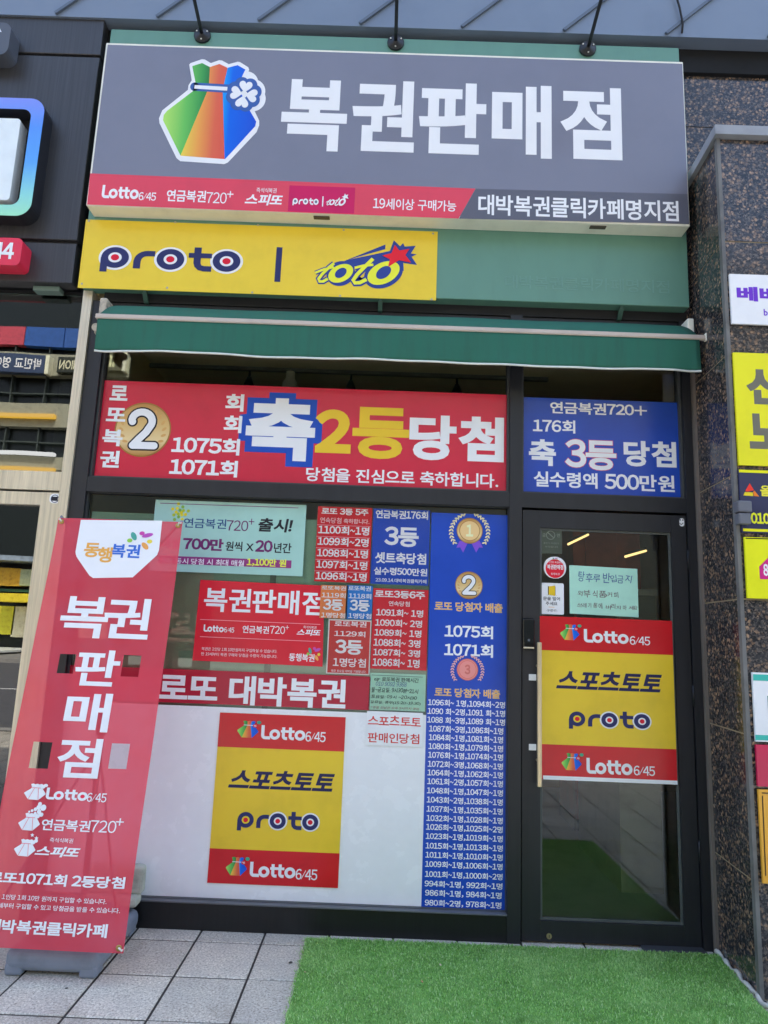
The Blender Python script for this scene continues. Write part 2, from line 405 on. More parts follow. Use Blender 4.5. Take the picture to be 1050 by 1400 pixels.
def heart(cx, cy, r, rot):
    o = []
    for i in range(28):
        t = 2*math.pi*i/28; x = .95*math.sin(t)**3; y = (13*math.cos(t)-5*math.cos(2*t)-2*math.cos(3*t)-math.cos(4*t))/16
        c, s_ = math.cos(rot), math.sin(rot); x, y = x*r, -y*r; o.append((cx+x*c-y*s_, cy+x*s_+y*c))
    return o
def pouch(sh, TL, BR, clover=True, mono=None, rim=None, lv=1):
    f = Fit(sh, TL, BR, (55, 58, 940, 960)); pt = 'pouch'
    if rim:
        f.poly(pt+'_rim', rim, [(265, 112), (275, 98), (370, 60), (395, 62), (450, 92), (520, 64), (545, 66), (605, 96), (680, 72), (700, 74), (775, 118), (785, 140), (770, 180), (830, 200), (860, 500), (905, 580), (908, 620), (890, 680), (670, 945), (640, 960), (270, 948), (235, 922), (62, 630), (54, 590), (75, 520), (275, 335), (276, 295), (300, 250)], lv)
        for i_, (x, y) in enumerate(((765, 262), (830, 330), (838, 395), (765, 440))): f.disc(pt+'_rim', rim, x, y, 108, lv+.1+i_*.1)
    if mono:
        f.poly(pt, mono, [(293, 125), (375, 92), (445, 128), (525, 97), (598, 130), (682, 100), (752, 140), (715, 255), (720, 300), (880, 590), (875, 630), (645, 920), (268, 902), (90, 600), (100, 560), (320, 345), (335, 270)], lv)
        f.line(pt+'_seam', sh.mat, [(440, 330), (270, 900)], 14, lv+1); f.line(pt+'_seam', sh.mat, [(585, 330), (640, 910)], 14, lv+1); f.line(pt+'_seam', sh.mat, [(310, 305), (740, 312)], 22, lv+1)
        f.disc(pt, mono, 840, 170, 80, lv+2); f.disc(pt, mono, 740, 250, 90, lv+2.4); return
    f.poly(pt+'_green', G_GREEN, [(293, 125), (375, 95), (445, 128), (452, 300), (440, 350), (268, 902), (90, 605), (92, 560), (115, 525), (320, 345), (335, 270)], lv+1)
    f.poly(pt+'_orange', G_ORANGE, [(445, 128), (525, 98), (598, 130), (575, 300), (575, 350), (640, 918), (268, 902), (440, 350), (452, 300)], lv+1)
    f.poly(pt+'_blue', G_BLUE, [(598, 130), (682, 103), (752, 140), (725, 210), (720, 330), (820, 500), (880, 590), (875, 630), (645, 918), (640, 918), (575, 350), (575, 300)], lv+1)
    if clover:
        bl = ink('3a5a9a')
        f.line(pt+'_band', bl, [(322, 306), (640, 314)], 72, lv+2); f.disc(pt+'_band', bl, 330, 306, 37, lv+2)
        for a in range(4):
            t = rad(a*90+8); f.disc('clover_edge', bl, 757+84*math.sin(t)-36*math.cos(t), 358-84*math.cos(t)-36*math.sin(t), 62, lv+2.2+a*.1); f.disc('clover_edge', bl, 757+84*math.sin(t)+36*math.cos(t), 358-84*math.cos(t)+36*math.sin(t), 62, lv+2.6+a*.1)
            f.poly('clover', WHT, heart(757+70*math.sin(t), 358-70*math.cos(t), 60, t), lv+3.5)
        f.line(pt+'_cord', WHT, [(330, 308), (612, 316)], 32, lv+3)
    else:
        f.line(pt+'_band', WHT, [(315, 306), (660, 318)], 30, lv+2)
        f.disc('ball', ink('c8262e'), 745, 330, 85, lv+3); f.disc('ball_small', ink('3f9a7a'), 885, 165, 80, lv+3)
        f.line('ball_digit', WHT, [(720, 290), (705, 335), (740, 340)], 16, lv+4); f.line('ball_digit', WHT, [(735, 300), (735, 370)], 16, lv+4); f.line('ball_digit', WHT, [(790, 295), (762, 300), (760, 330), (785, 335), (782, 362), (752, 364)], 14, lv+4)
def medal(sh, c, r, kind, lv=1):
    if kind in (1, 3):
        lc = ink('ecd0a0') if kind == 1 else ink('e8a8a0')
        for sgn in (-1, 1):
            for i in range(11):
                a = rad(205-14*i*.9) if sgn < 0 else rad(-25+14*i*.9)
                a0 = rad(90)+sgn*0
                t = rad(-35+10.5*i); rr = r*1.42
                x, y = c[0]+sgn*rr*math.cos(t), c[1]-rr*math.sin(t)*1.0+r*.12
                for q in (-.5, .5): sh.disc('laurel', lc, (x+sgn*q*r*.16, y), r*.14, lv, r*.06, sgn*(t+rad(90))+q*1.4*sgn, 10, (kind, sgn))
        if kind == 1:
            pu = ink('7a4fc0')
            for sgn in (-1, 1): sh.poly('ribbon', pu, [(c[0]+sgn*q[0]*r, c[1]+q[1]*r) for q in ((.15, .95), (.75, .75), (1.02, 1.3), (.72, 1.28), (.5, 1.68))], lv)
    face = G_GOLD if kind != 3 else ink('e2857c')
    sh.disc('medal', ink('9a6c34') if kind != 3 else ink('b95a52'), c, r, lv+1, n=64)
    sh.disc('medal_face', face, c, r*.95, lv+2, n=64)
    if kind == 1: sh.disc('medal_ring', ink('a87a42'), c, r*.8, lv+3); sh.disc('medal_core', ink('e3bb82'), c, r*.74, lv+4)
    if kind == 3: sh.disc('medal_ring', ink('d07068'), c, r*.84, lv+3); sh.disc('medal_core', ink('e58c84'), c, r*.78, lv+4)
    if kind == 2:
        lf = ink('c79a5c')
        for sgn in (-1, 1):
            for i in range(7):
                t = rad(-50+17*i); sh.disc('medal_leaf', lf, (c[0]+sgn*r*.76*math.cos(t), c[1]-r*.76*math.sin(t)), r*.1, lv+3, r*.05, sgn*(t+.7), 10, (kind, sgn))
        q1 = [(c[0]+x*r, c[1]+y*r) for x, y in [(-.36, -.28)]+[(-.02+.36*math.cos(rad(t)), -.3-.32*math.sin(rad(t))) for t in range(170, -41, -15)]+[(.12, .1), (-.14, .34), (-.36, .56)]]
        q2 = [(c[0]+x*r, c[1]+y*r) for x, y in ((-.36, .56), (0, .57), (.4, .58))]
        for nm, mt_, w_, l_ in (('numeral_outline', ink('1a1a22'), .37, 4), ('numeral', WHT, .26, 6)):
            sh.stroke(nm, mt_, q1, r*w_, lv+l_); sh.stroke(nm, mt_, q2, r*w_, lv+l_+.3)
            for i_, e in enumerate((q1[0], q1[-1], q2[-1])): sh.disc(nm, mt_, e, r*w_/2, lv+l_+.5+i_*.1)
    else:
        sh.text('numeral', ink('f0dcae') if kind == 1 else ink('c96a62'), str(kind), (c[0]-r*.26, c[1]-r*.48), (c[0]+r*.26, c[1]+r*.46), .04, lv+5, res=3)
def petals(sh, TL, BR, lv=1):
    f = Fit(sh, TL, BR, (0, 0, 100, 100))
    f.disc('petal', ink('4a9a8a'), 24, 30, 24, lv, 11, 1.2); f.disc('petal_purple', ink('b04fa8'), 80, 22, 24, lv, 11, -.4); f.disc('petal_purple', ink('c0479a'), 56, 12, 11, lv)
    f.disc('petal_green', ink('86b84a'), 10, 55, 11, lv); f.disc('petal_orange', ink('ee9a50'), 76, 82, 22, lv, 11, 1.0); f.disc('petal_yellow', ink('f0c846'), 92, 56, 11, lv)
def round_word(sh, part, mat, TL, BR, lv):
    """heavy rounded lettering: L o t t o drawn with strokes"""
    f = Fit(sh, TL, BR, (0, 0, 300, 100)); w = 21
    k = [(w*.5, 2)]+[(w*.5, 72)]+arc(w*.5+17, 72, 17, 180, 90, 5)[1:]+[(62, 89)]
    f.line(part, mat, k, w, lv)
    for cx in (92, 262):
        f.disc(part, mat, cx, 64, 36, lv+.5)
        f.disc(part+'_counter', sh.mat if not hasattr(sh, 'ground') else sh.ground, cx, 64, 15.5, lv+1)
    for x in (150, 196): f.line(part, mat, [(x, 12), (x, 74)]+arc(x+15, 74, 15, 180, 90, 5)[1:]+[(x+26, 89)], w*.95, lv)
    f.line(part, mat, [(132, 40), (224, 40)], w*.8, lv+.3)
def lotto_line(sh, w0, w1, d0, d1, col=None, lv=1, part='title'):
    c = col or WHT
    round_word(sh, part, c, w0, w1, lv); sh.text(part+'_number', c, '6/45', d0, d1, .012, lv, sp=-.02, res=3)

# ================================================================== THE PLACE
FY = -.09        # front of the green fascia
# ------------------------------------------------------------------ ground
def ground():
    b = MB().box(-30, 30, -6.0, 8, -.30, -.0042); o = b.build('ground', paint('38342f', .9, .1, 1.0)); o['kind'] = 'structure'
    V, F, T = [], [], []
    sx, sy, j = .31, .338, .005
    for i in range(-22, 23):
        for k in range(-1, 17):
            x0 = -.52+i*sx; y1 = -.142-k*sy; x1 = x0+sx; y0 = y1-sy
            if k == -1: y1 = 0.02
            if y0 > .01: continue
            n = len(V); c = .004; dz = rng.uniform(-.0012, .0012)
            V += [(x0+j, y0+j, -.02), (x1-j, y0+j, -.02), (x1-j, y1-j, -.02), (x0+j, y1-j, -.02)]
            V += [(x0+j, y0+j, -.003+dz), (x1-j, y0+j, -.003+dz), (x1-j, y1-j, -.003+dz), (x0+j, y1-j, -.003+dz)]
            V += [(x0+j+c, y0+j+c, dz), (x1-j-c, y0+j+c, dz), (x1-j-c, y1-j-c, dz), (x0+j+c, y1-j-c, dz)]
            t = rng.uniform(.88, 1.08)*(.97 if k == -1 else 1)
            for a in (0, 4):
                for q in range(4): F.append((n+a+q, n+a+(q+1) % 4, n+a+4+(q+1) % 4, n+a+4+q)); T.append(t)
            F.append((n+8, n+9, n+10, n+11)); T.append(t)
    o = link_mesh('pavement', V, F, PAVING); o['kind'] = 'structure'
    at = o.data.attributes.new('tone', 'FLOAT', 'FACE'); at.data.foreach_set('value', T)
    b = MB().box(-30, 30, -6.25, -6.002, -.28, .0, .01); o = b.build('kerb', paint('a09c94', .8, .1, 1.0)); o['kind'] = 'structure'
    b = MB().box(-60, 60, -23, -6.254, -.30, -.14); o = b.build('road', paint('5a5a5c', .8, .12, 1.0)); o['kind'] = 'structure'
    b = MB()
    for x in range(-50, 50, 8): b.box(x, x+3, -13.08, -12.94, -.1396, -.1356)
    b.box(-60, 60, -7.0, -6.88, -.1396, -.1356)
    o = b.build('road_marking', paint('dcdcd6', .7, .05, 1.0)); o['kind'] = 'structure'
    b = MB().box(-60, 60, -29.5, -23.002, -.30, .0); o = b.build('far_pavement', paint('8d8a84', .85, .1, 1.0)); o['kind'] = 'structure'
ground()

# ------------------------------------------------------------------ office block across the road (seen only mirrored in the glass)
def office_block():
    O = (-10, -30, 0); t = empty('office_block', O, 'beige office block with dark window bands mirrored in the neighbouring glass', 'building')
    kk = 33.6/3.7
    def B(px, py): x, z = P(px, py, 0); return x*kk, 1.447+(z-1.447)*kk
    def Z(py): return B(60, py)[1]
    beige, dark, steel = paint('b8b8a0', .7, .08, .75), paint('2a3634', .3, .12, .4), paint('4a5450', .5, .1, .8)
    MB().box(-45, 34, -40, -30.4, 0, 21).build('wall', dark, t, O)
    for a, c in ((512, 483), (583, 551), (642, 624)): MB().box(-45, 34, -30.4, -29.9, Z(a), Z(c)).build('spandrel', beige, t, O)
    for a, c in ((551, 512), (619, 583), (480, 447)):
        b = MB(); [b.box(-45+k*1.7, -44.94+k*1.7, -30.3, -30.05, Z(a), Z(c)) for k in range(46)]; b.box(-45, 34, -30.3, -30.1, Z(a)+.55, Z(a)+.62).build('window_mullions', steel, t, O)
    xs = B(33, 460)[0]
    b = MB(); [b.box(xs+.02+k*2.0, xs+1.97+k*2.0, -30.3, -29.95, Z(473), Z(447)) for k in range(14)]; b.build('blue_panel', paint('3560a8', .4, .1, 1.0), t, O)
    b = MB(); [b.box(xs-1.97-k*2.0, xs-.02-k*2.0, -30.3, -29.95, Z(473), Z(447)) for k in range(8)]; b.build('red_panel', paint('cc505e', .4, .1, 1.0), t, O)
    for (x0, x1, y0, y1, body, bg_, fg) in ((-8, 66, 489, 511, '박민교 영어', '34425c', 'e8ecf0'), (80, 124, 492, 512, 'UNION', '2e3228', 'd8d4b0'), (141, 172, 484, 510, 'HD', '5a5a44', 'f0e4a8')):
        xa, za = B(x0, y1); xb, zb = B(x1, y0); w = xb-xa; x = (xa+xb)/2
        sg = MB().box(xa, xb, -29.9, -29.5, za, zb, .03).build('sign_box', paint(bg_, .4, .05), t, (x, -29.7, za))
        V, F = layout(body, .02, 2); vx = [v[0] for v in V]; vy = [v[1] for v in V]; k2 = w*.86/(max(vx)-min(vx)); ky = (zb-za)*.6/(max(vy)-min(vy))
        link_mesh('lettering', [(xb-w*.07-(v[0]-min(vx))*k2, -29.495+v[2]*.004, za+(zb-za)*.2+(v[1]-min(vy))*ky) for v in V], F, paint(fg, .5, .03), sg, (x, -29.7, za))
        MB().box(xb+.02, xb+.2, -29.9, -29.5, za, zb).build('sign_edge', paint('e8e8c0', .4), sg, (x, -29.7, za))
    for py, h, cl in ((570, 2.5, (1, .56, .04, 1)), (621.5, 2, (1, 1, 1, 1)), (643, 2.5, (1, .56, .04, 1))):
        mt, nt, bs = base_mat('light_strip'); bs.inputs['Emission Color'].default_value = cl; bs.inputs['Emission Strength'].default_value = 1.0; bs.inputs['Base Color'].default_value = (.1, .1, .1, 1)
        MB().box(-40, B(76, py)[0], -29.88, -29.6, Z(py+h), Z(py-h)).build('light_strip', mt, t, O)
    def item(name, x0, y0, x1, y1, cl, d=.4):
        xa, zb = B(x0, y0); xb, za = B(x1, y1); MB().box(xa, xb, -30.2, -30+d, max(za, 0), zb).build(name, paint(cl, .5, .15, 1.3), t, O)
    item('canopy', -30, 760, 140, 773, '8a98a4', 1.4); item('shop_sign_yellow', -30, 775, 31, 802, 'd8aa3a', .5); item('shop_sign_pale', 34, 778, 52, 802, 'b8c4a8', .5); item('shop_sign_green', -30, 804, 60, 811, '2e5a48', .3)
    item('shop_awning', 13, 813, 60, 826, 'f0c22e', 1.6); item('shop_poster', -30, 828, 19, 868, 'dcd23a', .3); item('shop_poster', 22, 830, 40, 872, 'd8d0b0', .3); item('shop_window', 44, 830, 300, 880, 'a8a894', .2); item('railing', -30, 884, 60, 890, 'c8ccc8', 4.5)
office_block()

# ------------------------------------------------------------------ the building the shop is in
_, Z_ROOF = P(525, 36, -.12)
def building():
    t = empty('shop_building', (0, 1, 0), 'dark building carrying a zinc roof edge above the lottery shop sign', 'building')
    g = (0, 1, 0); pl = paint('d8c690', .7, .06, 1.1)
    MB().box(-1.9, 3.4, 3.6, 3.8, 0, 3.4).build('back_wall', pl, t, g)
    MB().box(-1.9, -1.70, .08, 3.6, 0, 3.4).build('side_wall', pl, t, g)
    MB().box(3.2, 3.4, .08, 3.6, 0, 3.4).build('side_wall', paint('dccb8c', .7, .06, 1.1), t, g)
    MB().box(-1.70, 3.2, .08, 3.6, 3.26, 3.4).build('ceiling', paint('d8cca8', .8, .05, 1.1), t, g)
    MB().box(-1.70, 3.2, .08, 3.6, -.01, .012).build('floor', paint('a8aca6', .4, .1, 1.0), t, g)
    MB().box(-26, 26, .1, 6, 3.42, 6.0).build('wall', BLACK, t, g)  # unseen outer walls, widened and sized to block the sun from the front
    MB().box(-26, 26, 6.0, 6.2, 0, 3.42).build('rear_wall', BLACK, t, g); MB().box(-26, -5.2, .1, .3, 0, 3.42).box(4.6, 26, .1, .3, 0, 3.42).build('side_front', BLACK, t, g)
    MB().box(-9, 9, -.115, .099, Z_ROOF, 5.7).build('roof_edge', ROOFM, t, g)
    MB().box(-7, 8, -.03, .099, Z_ROOF-.16, Z_ROOF-.002).build('shadow_gap', paint('0c0c0d', .8, .1, 1.0), t, g)  # near-black strip: shade of the gap under the roof edge put into colour
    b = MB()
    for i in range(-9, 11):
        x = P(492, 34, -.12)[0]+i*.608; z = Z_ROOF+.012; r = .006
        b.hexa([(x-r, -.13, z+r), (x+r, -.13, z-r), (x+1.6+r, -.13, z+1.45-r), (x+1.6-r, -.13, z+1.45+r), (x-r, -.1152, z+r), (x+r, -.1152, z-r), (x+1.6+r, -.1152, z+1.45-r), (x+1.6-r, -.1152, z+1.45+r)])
    b.build('roof_seam', paint('5c6570', .4, .05, 1.1, .3), t, g)  # darker than the roof sheet: shading of the seam sides is in the colour
    x, z = P(931, 41, -.14)
    MB().tube([(x+.01, -.13, z-.01), (x+.015, -.135, z+.05), (x+.0, -.135, z+.16), (x-.03, -.135, z+.3)], .006, 6).build('cable', RUBBER, t, g)
    # granite wall above the pier
    zs = [3.2, 3.78, P(942, 174, .0)[1], 4.86, 5.2]; b = MB()
    for a, c in zip(zs, zs[1:]): b.box(1.64, 4.5, -.004, .099, a+.003, c-.003)
    b.build('granite_wall', GRANITE, t, g)
    MB().box(1.645, 4.5, .002, .098, 3.2, 5.2).build('mortar', paint('6d675c', .9), t, g)
building()

# ------------------------------------------------------------------ granite pier on the right, with its boards
PY = -.48
def pier():
    t = empty('granite_pier', (2.2, -.24, 0), 'polished brown granite pier right of the shop door, hung with small boards', 'pier')
    g = (2.2, -.24, 0); ztop = P(987, 190, PY)[1]
    zs = [0.0]+sorted(P(x, y, PY)[1] for x, y in ((1041, 1207), (1029, 1005), (1017, 819), (1008.6, 648.6), (1000, 483), (992, 330)))+[ztop]
    def foot(e): return [(1.668+e, .0), (1.637+e, PY+e), (4.5, PY+e), (4.5, .0)]
    b = MB()
    for a, c in zip(zs, zs[1:]): b.prism(foot(0), 'z', a+.0035, c-.0035)
    b.build('granite_cladding', GRANITE, t, g)
    MB().prism(foot(.003), 'z', 0, ztop-.01).build('mortar', paint('9a8a6c', .9, .1, 1.0), t, g)
    MB().prism([(1.645, -.0), (1.612, PY-.035), (4.5, PY-.035), (4.5, -.0)], 'z', ztop+.002, ztop+.055).build('coping', paint('8c8f94', .5, .1), t, g)
    MB().hexa([(1.630, PY-.006, 0.0), (1.648, PY-.006, 0.0), (1.648, PY+.02, 0.0), (1.630, PY+.02, 0.0), (1.630, PY-.006, ztop), (1.648, PY-.006, ztop), (1.648, PY+.02, ztop), (1.630, PY+.02, ztop)]).build('corner_trim', paint('747370', .6, .2, 1.0), t, g)
    MB().box(1.650, 1.668, -.055, -.006, 0, 3.2).build('edge_strip', paint('6d645c', .5, .1), t, g)
    return t
pier()
pw = wall(PY-.007)
def board(name, TL, BR, mat, label, cat, fn=None, thick=.012):
    s = Sheet(pw, thick).base(name, TL, BR, mat, label, cat, 'boards on the granite pier'); fn and fn(s); return s.finish()
def f(s):
    s.text('lettering', ink('6a35b8'), '베베', (1005, 393), (1066, 415), .045); s.text('small_lettering', ink('6a35b8'), 'bebe', (1042, 424), (1068, 434), .02)
board('wall_sign', (995.7, 376), (1120, 448), WHITE, 'white board with purple lettering, highest board on the granite pier', 'sign', f)
def f(s):
    s.text('lettering', ink('6d6a5c'), '신', (1017, 503), (1070, 555), .05, res=3); s.text('lettering', ink('6d6a5c'), '노', (1021, 566), (1074, 616), .05, res=3)
board('wall_sign', (1000.6, 483), (1130, 641), vinyl('f6d81e'), 'large yellow board with big grey letters on the granite pier', 'sign', f)
def f(s):
    s.rect('stripe', ink('f0d81e'), (1008.3, 642.8), (1130, 651), 1); s.rect('stripe', ink('f0d81e'), (1014, 723), (1130, 731), 1)
    s.poly('emblem', ink('e8392f'), [(1023, 661.5), (1029, 671), (1020, 673), (1017, 672)]); s.poly('emblem_yellow', ink('f2c62a'), [(1016.5, 673.5), (1027, 674), (1028, 679), (1014.5, 678)]); s.poly('emblem_orange', ink('f07a28'), [(1029.5, 671.5), (1036, 679.5), (1029, 679), (1027.5, 673.5)])
    s.text('lettering', ink('f0d23a'), '올인', (1037, 664), (1066, 680), .03); s.text('phone_number', ink('f4e12a'), '010', (1024, 701), (1051, 717.5), .04)
board('wall_sign', (1008.3, 642.8), (1130, 733), vinyl('2c3050'), 'navy board with yellow digits and a small triangle emblem on the pier', 'sign', f)
def f(s):
    s.poly('border', ink('2a2612'), [(1017.5, 735.5), (1130, 739), (1130, 740.5), (1017.7, 737)])
    s.poly('badge', ink('c22a78'), [(1036, 775), (1049, 762), (1066, 776), (1067, 793), (1037, 792)]); s.text('badge_digit', WHT, '8', (1041, 771), (1049, 788), .04, 2)
board('wall_sign', (1016, 734.5), (1130, 822), vinyl('f4e41c'), 'small yellow board with a magenta house badge on the pier', 'sign', f)
def f(s):
    s.rect('stripe', ink('3fae9e'), (1027.4, 921.5), (1130, 934)); s.rect('stripe', ink('3fae9e'), (1030.3, 1004), (1130, 1015)); s.rect('badge', ink('2a8a8c'), (1047, 951), (1075, 976))
board('wall_sign', (1026.6, 919), (1130, 1017), WHITE, 'white and teal board low on the granite pier', 'sign', f)
board('wall_sign', (1031.5, 1017.5), (1130, 1078), vinyl('c01f4a'), 'crimson board below the teal one on the granite pier', 'sign')
def f(s): s.rect('border', ink('3a2c18'), (1039.5, 1084), (1130, 1086)); s.poly('border', ink('3a2c18'), [(1039.5, 1087), (1041, 1087), (1045.5, 1196), (1044, 1196)])
board('wall_sign', (1034.8, 1078.5), (1130, 1210), vinyl('e8a035'), 'orange board with dark border, lowest on the granite pier', 'sign', f)
x, z = P(1012, 703, PY)
tag(MB().box(x-.03, x+.025, PY-.05, PY-.001, z-.055, z-.002, .006).box(x-.034, x+.03, PY-.055, PY-.001, z+.002, z+.055, .006).build('hinge', paint('5d5f66', .5, .1), None, (x, PY, z)), 'grey hinge clip on the granite corner beside the navy board', 'hinge')

# ------------------------------------------------------------------ neighbouring shop on the left
def neighbour():
    g = (-2.6, 0, 0); t = empty('neighbour_shopfront', g, 'steel framed glass shopfront left of the lottery shop, mirroring the street', 'shopfront')
    b = MB().box(-1.769, -1.7165, -.045, .08, 0, 3.3)
    zt0, zt1 = P(50, 671, 0)[1], P(50, 645.5, 0)[1]; zr0 = P(40, 691, 0)[1]
    b.box(-5, -1.7695, -.03, .08, zt0, zt1).build('frame', STEEL, t, g)
    MB().box(-5, -1.77, 0.0, .08, zt0-.012, zt0-.001).build('gap', RUBBER, t, g)
    d = MB().box(-1.868, -1.7705, -.035, .03, .0, zt0-.013).box(-2.9, -1.8685, -.033, .03, zr0, zt0-.0135).box(-2.9, -1.8685, -.033, .03, .0, .11).box(-3.0, -2.9005, -.034, .03, 0, zt0-.013).build('door', STEEL, t, g)
    MB().box(-2.9, -1.869, .0, .008, .11, zr0).build('door_pane', GLASS_DARK, d, g)
    x, z = P(75, 682, -.036)
    s = Sheet(wall(-.0352), .001); s.base('badge', (68.5, 675), (82, 688.5), ink('f0f0f0'), parent=d, rnd=.021)
    s.disc('badge_rim', ink('50546a'), (75.2, 682), 5.6, 1); s.disc('badge_core', ink('f0f0f0'), (75.2, 682), 4.6, 2); s.rect('badge_mark', ink('22242e'), (71, 679), (79, 685), 3, .004); s.finish()
    MB().box(-5, -1.7695, .02, .028, zt1, 3.3).build('window_pane', GLASS_DARK, t, g)
    MB().box(-5, -1.775, .9, 1.0, 0, 3.4).box(-5, -1.775, .03, 1.0, 3.3, 3.4).box(-1.90, -1.89, .1, .9, 0, 3.3).build('back_wall', paint('17181a', .8, .1, 1.0), t, g)  # near-black boards: the darkness of the room behind is put into their colour
    MB().tube([(-2.1, .5, 1.995), (-1.97, .5, 1.995)], .035, 12).build('lamp_shade', paint('9a5b30', .5, .1), t, g)
    xr = P(97.5, 387, -.1)[0]; zb = P(97.5, 387, -.1)[1]; ztp = P(100, 25.5, -.1)[1]; z1 = P(70, 74.5, -.1)[1]; z2 = P(70, 329.5, -.1)[1]
    c = empty('cladding', (-3, 0, zb), 'black brushed metal cladding above the neighbouring shopfront', 'cladding')
    b = MB()
    for a, e in ((zb, z2-.011), (z2+.011, z1-.009), (z1+.009, ztp)): b.box(-6, xr, -.1, -.02, a, e, .003, 1)
    b.build('metal_panel', BLACKMETAL, c, (-3, 0, zb)); MB().box(-6, xr-.004, -.08, .098, zb+.01, ztp-.01).build('carcass', BLACK, c, (-3, 0, zb))
    MB().box(-2.05, -1.9, -.06, 0.0, zb-.03, zb-.001, .004).build('light_strip', paint('5d6f66', .5), c, (-3, 0, zb))
    # illuminated letter
    y = -.20; xo, zt = P(54, 200, y)[0], P(20, 134, y)[1]; zb2 = P(20, 295, y)[1]; xi, zti, zbi = P(34.5, 215, y)[0], P(10, 148.5, y)[1], P(10, 280, y)[1]; wd = 1.05
    k = empty('letter_sign', (xo-wd/2, -.1, zb2), 'rounded channel letter with blue iridescent rim on black cladding', 'sign')
    O = rrect(xo-wd, zb2, xo, zt, .085, 8); I = rrect(xo-wd+(xo-xi), zbi, xi, zti, .05, 8); n = len(O)
    def ringmesh(name, mat, y0, y1, face_only=False):
        V = [(u, y0, w) for u, w in O]+[(u, y0, w) for u, w in I]+[(u, y1, w) for u, w in O]+[(u, y1, w) for u, w in I]; F = []
        for i in range(n):
            j = (i+1) % n
            F += [(i, j, n+j, n+i), (2*n+j, 2*n+i, 3*n+i, 3*n+j), (j, i, 2*n+i, 2*n+j), (n+i, n+j, 3*n+j, 3*n+i)]
        return link_mesh(name, V, F, mat, k, (xo-wd/2, -.1, zb2))
    ringmesh('rim', paint('202126', .3, .1), y+.002, -.1005); ringmesh('rim_face', G_IRIS, y-.001, y+.0015)
    MB().box(xo-wd+.05, xo-.05, -.112, -.1005, zb2+.04, zt-.04).build('backing', BLACK, k, (xo-wd/2, -.1, zb2))
    xb = P(21, 215, y+.01)[0]
    MB().prism(rrect(xb-.35, P(10, 272, y)[1], xb, P(10, 160, y)[1], .02), 'y', y+.01, -.113).build('letter', paint('d5e6ea', .25, .04), k, (xo-wd/2, -.1, zb2))
    x1, za, zc = P(12, 60, y)[0], P(10, 31, y)[1], P(10, 75, y)[1]
    s = empty('corner_sign', (x1-.3, -.1, zc), 'small dark grey rounded sign box at the top left edge', 'sign')
    MB().prism(rrect(x1-.6, zc, x1, za, .05), 'y', -.2, -.1005).build('body', paint('4a4e56', .4, .08), s, (x1-.3, -.1, zc))
    a = Sheet(wall(-.2003), .001); a.text('lettering', ink('c9ced6'), 'A', (-8, 36), (2.5, 44), .03); a.children(s)
    x1, za, zc = P(29, 345, y)[0], P(10, 325, y)[1], P(10, 362.5, y)[1]
    s = empty('number_plate', (x1-.3, -.1, zc), 'red rounded plate with white digits 44 below the letter sign', 'sign')
    MB().prism(rrect(x1-.6, zc, x1, za, .03), 'y', -.2, -.1005).build('body', paint('d02a44', .3, .05), s, (x1-.3, -.1, zc))
    a = Sheet(wall(-.2003), .001); a.text('digits', WHT, '44', (-9, 331), (18, 354.5), .035, res=3); a.children(s)
neighbour()

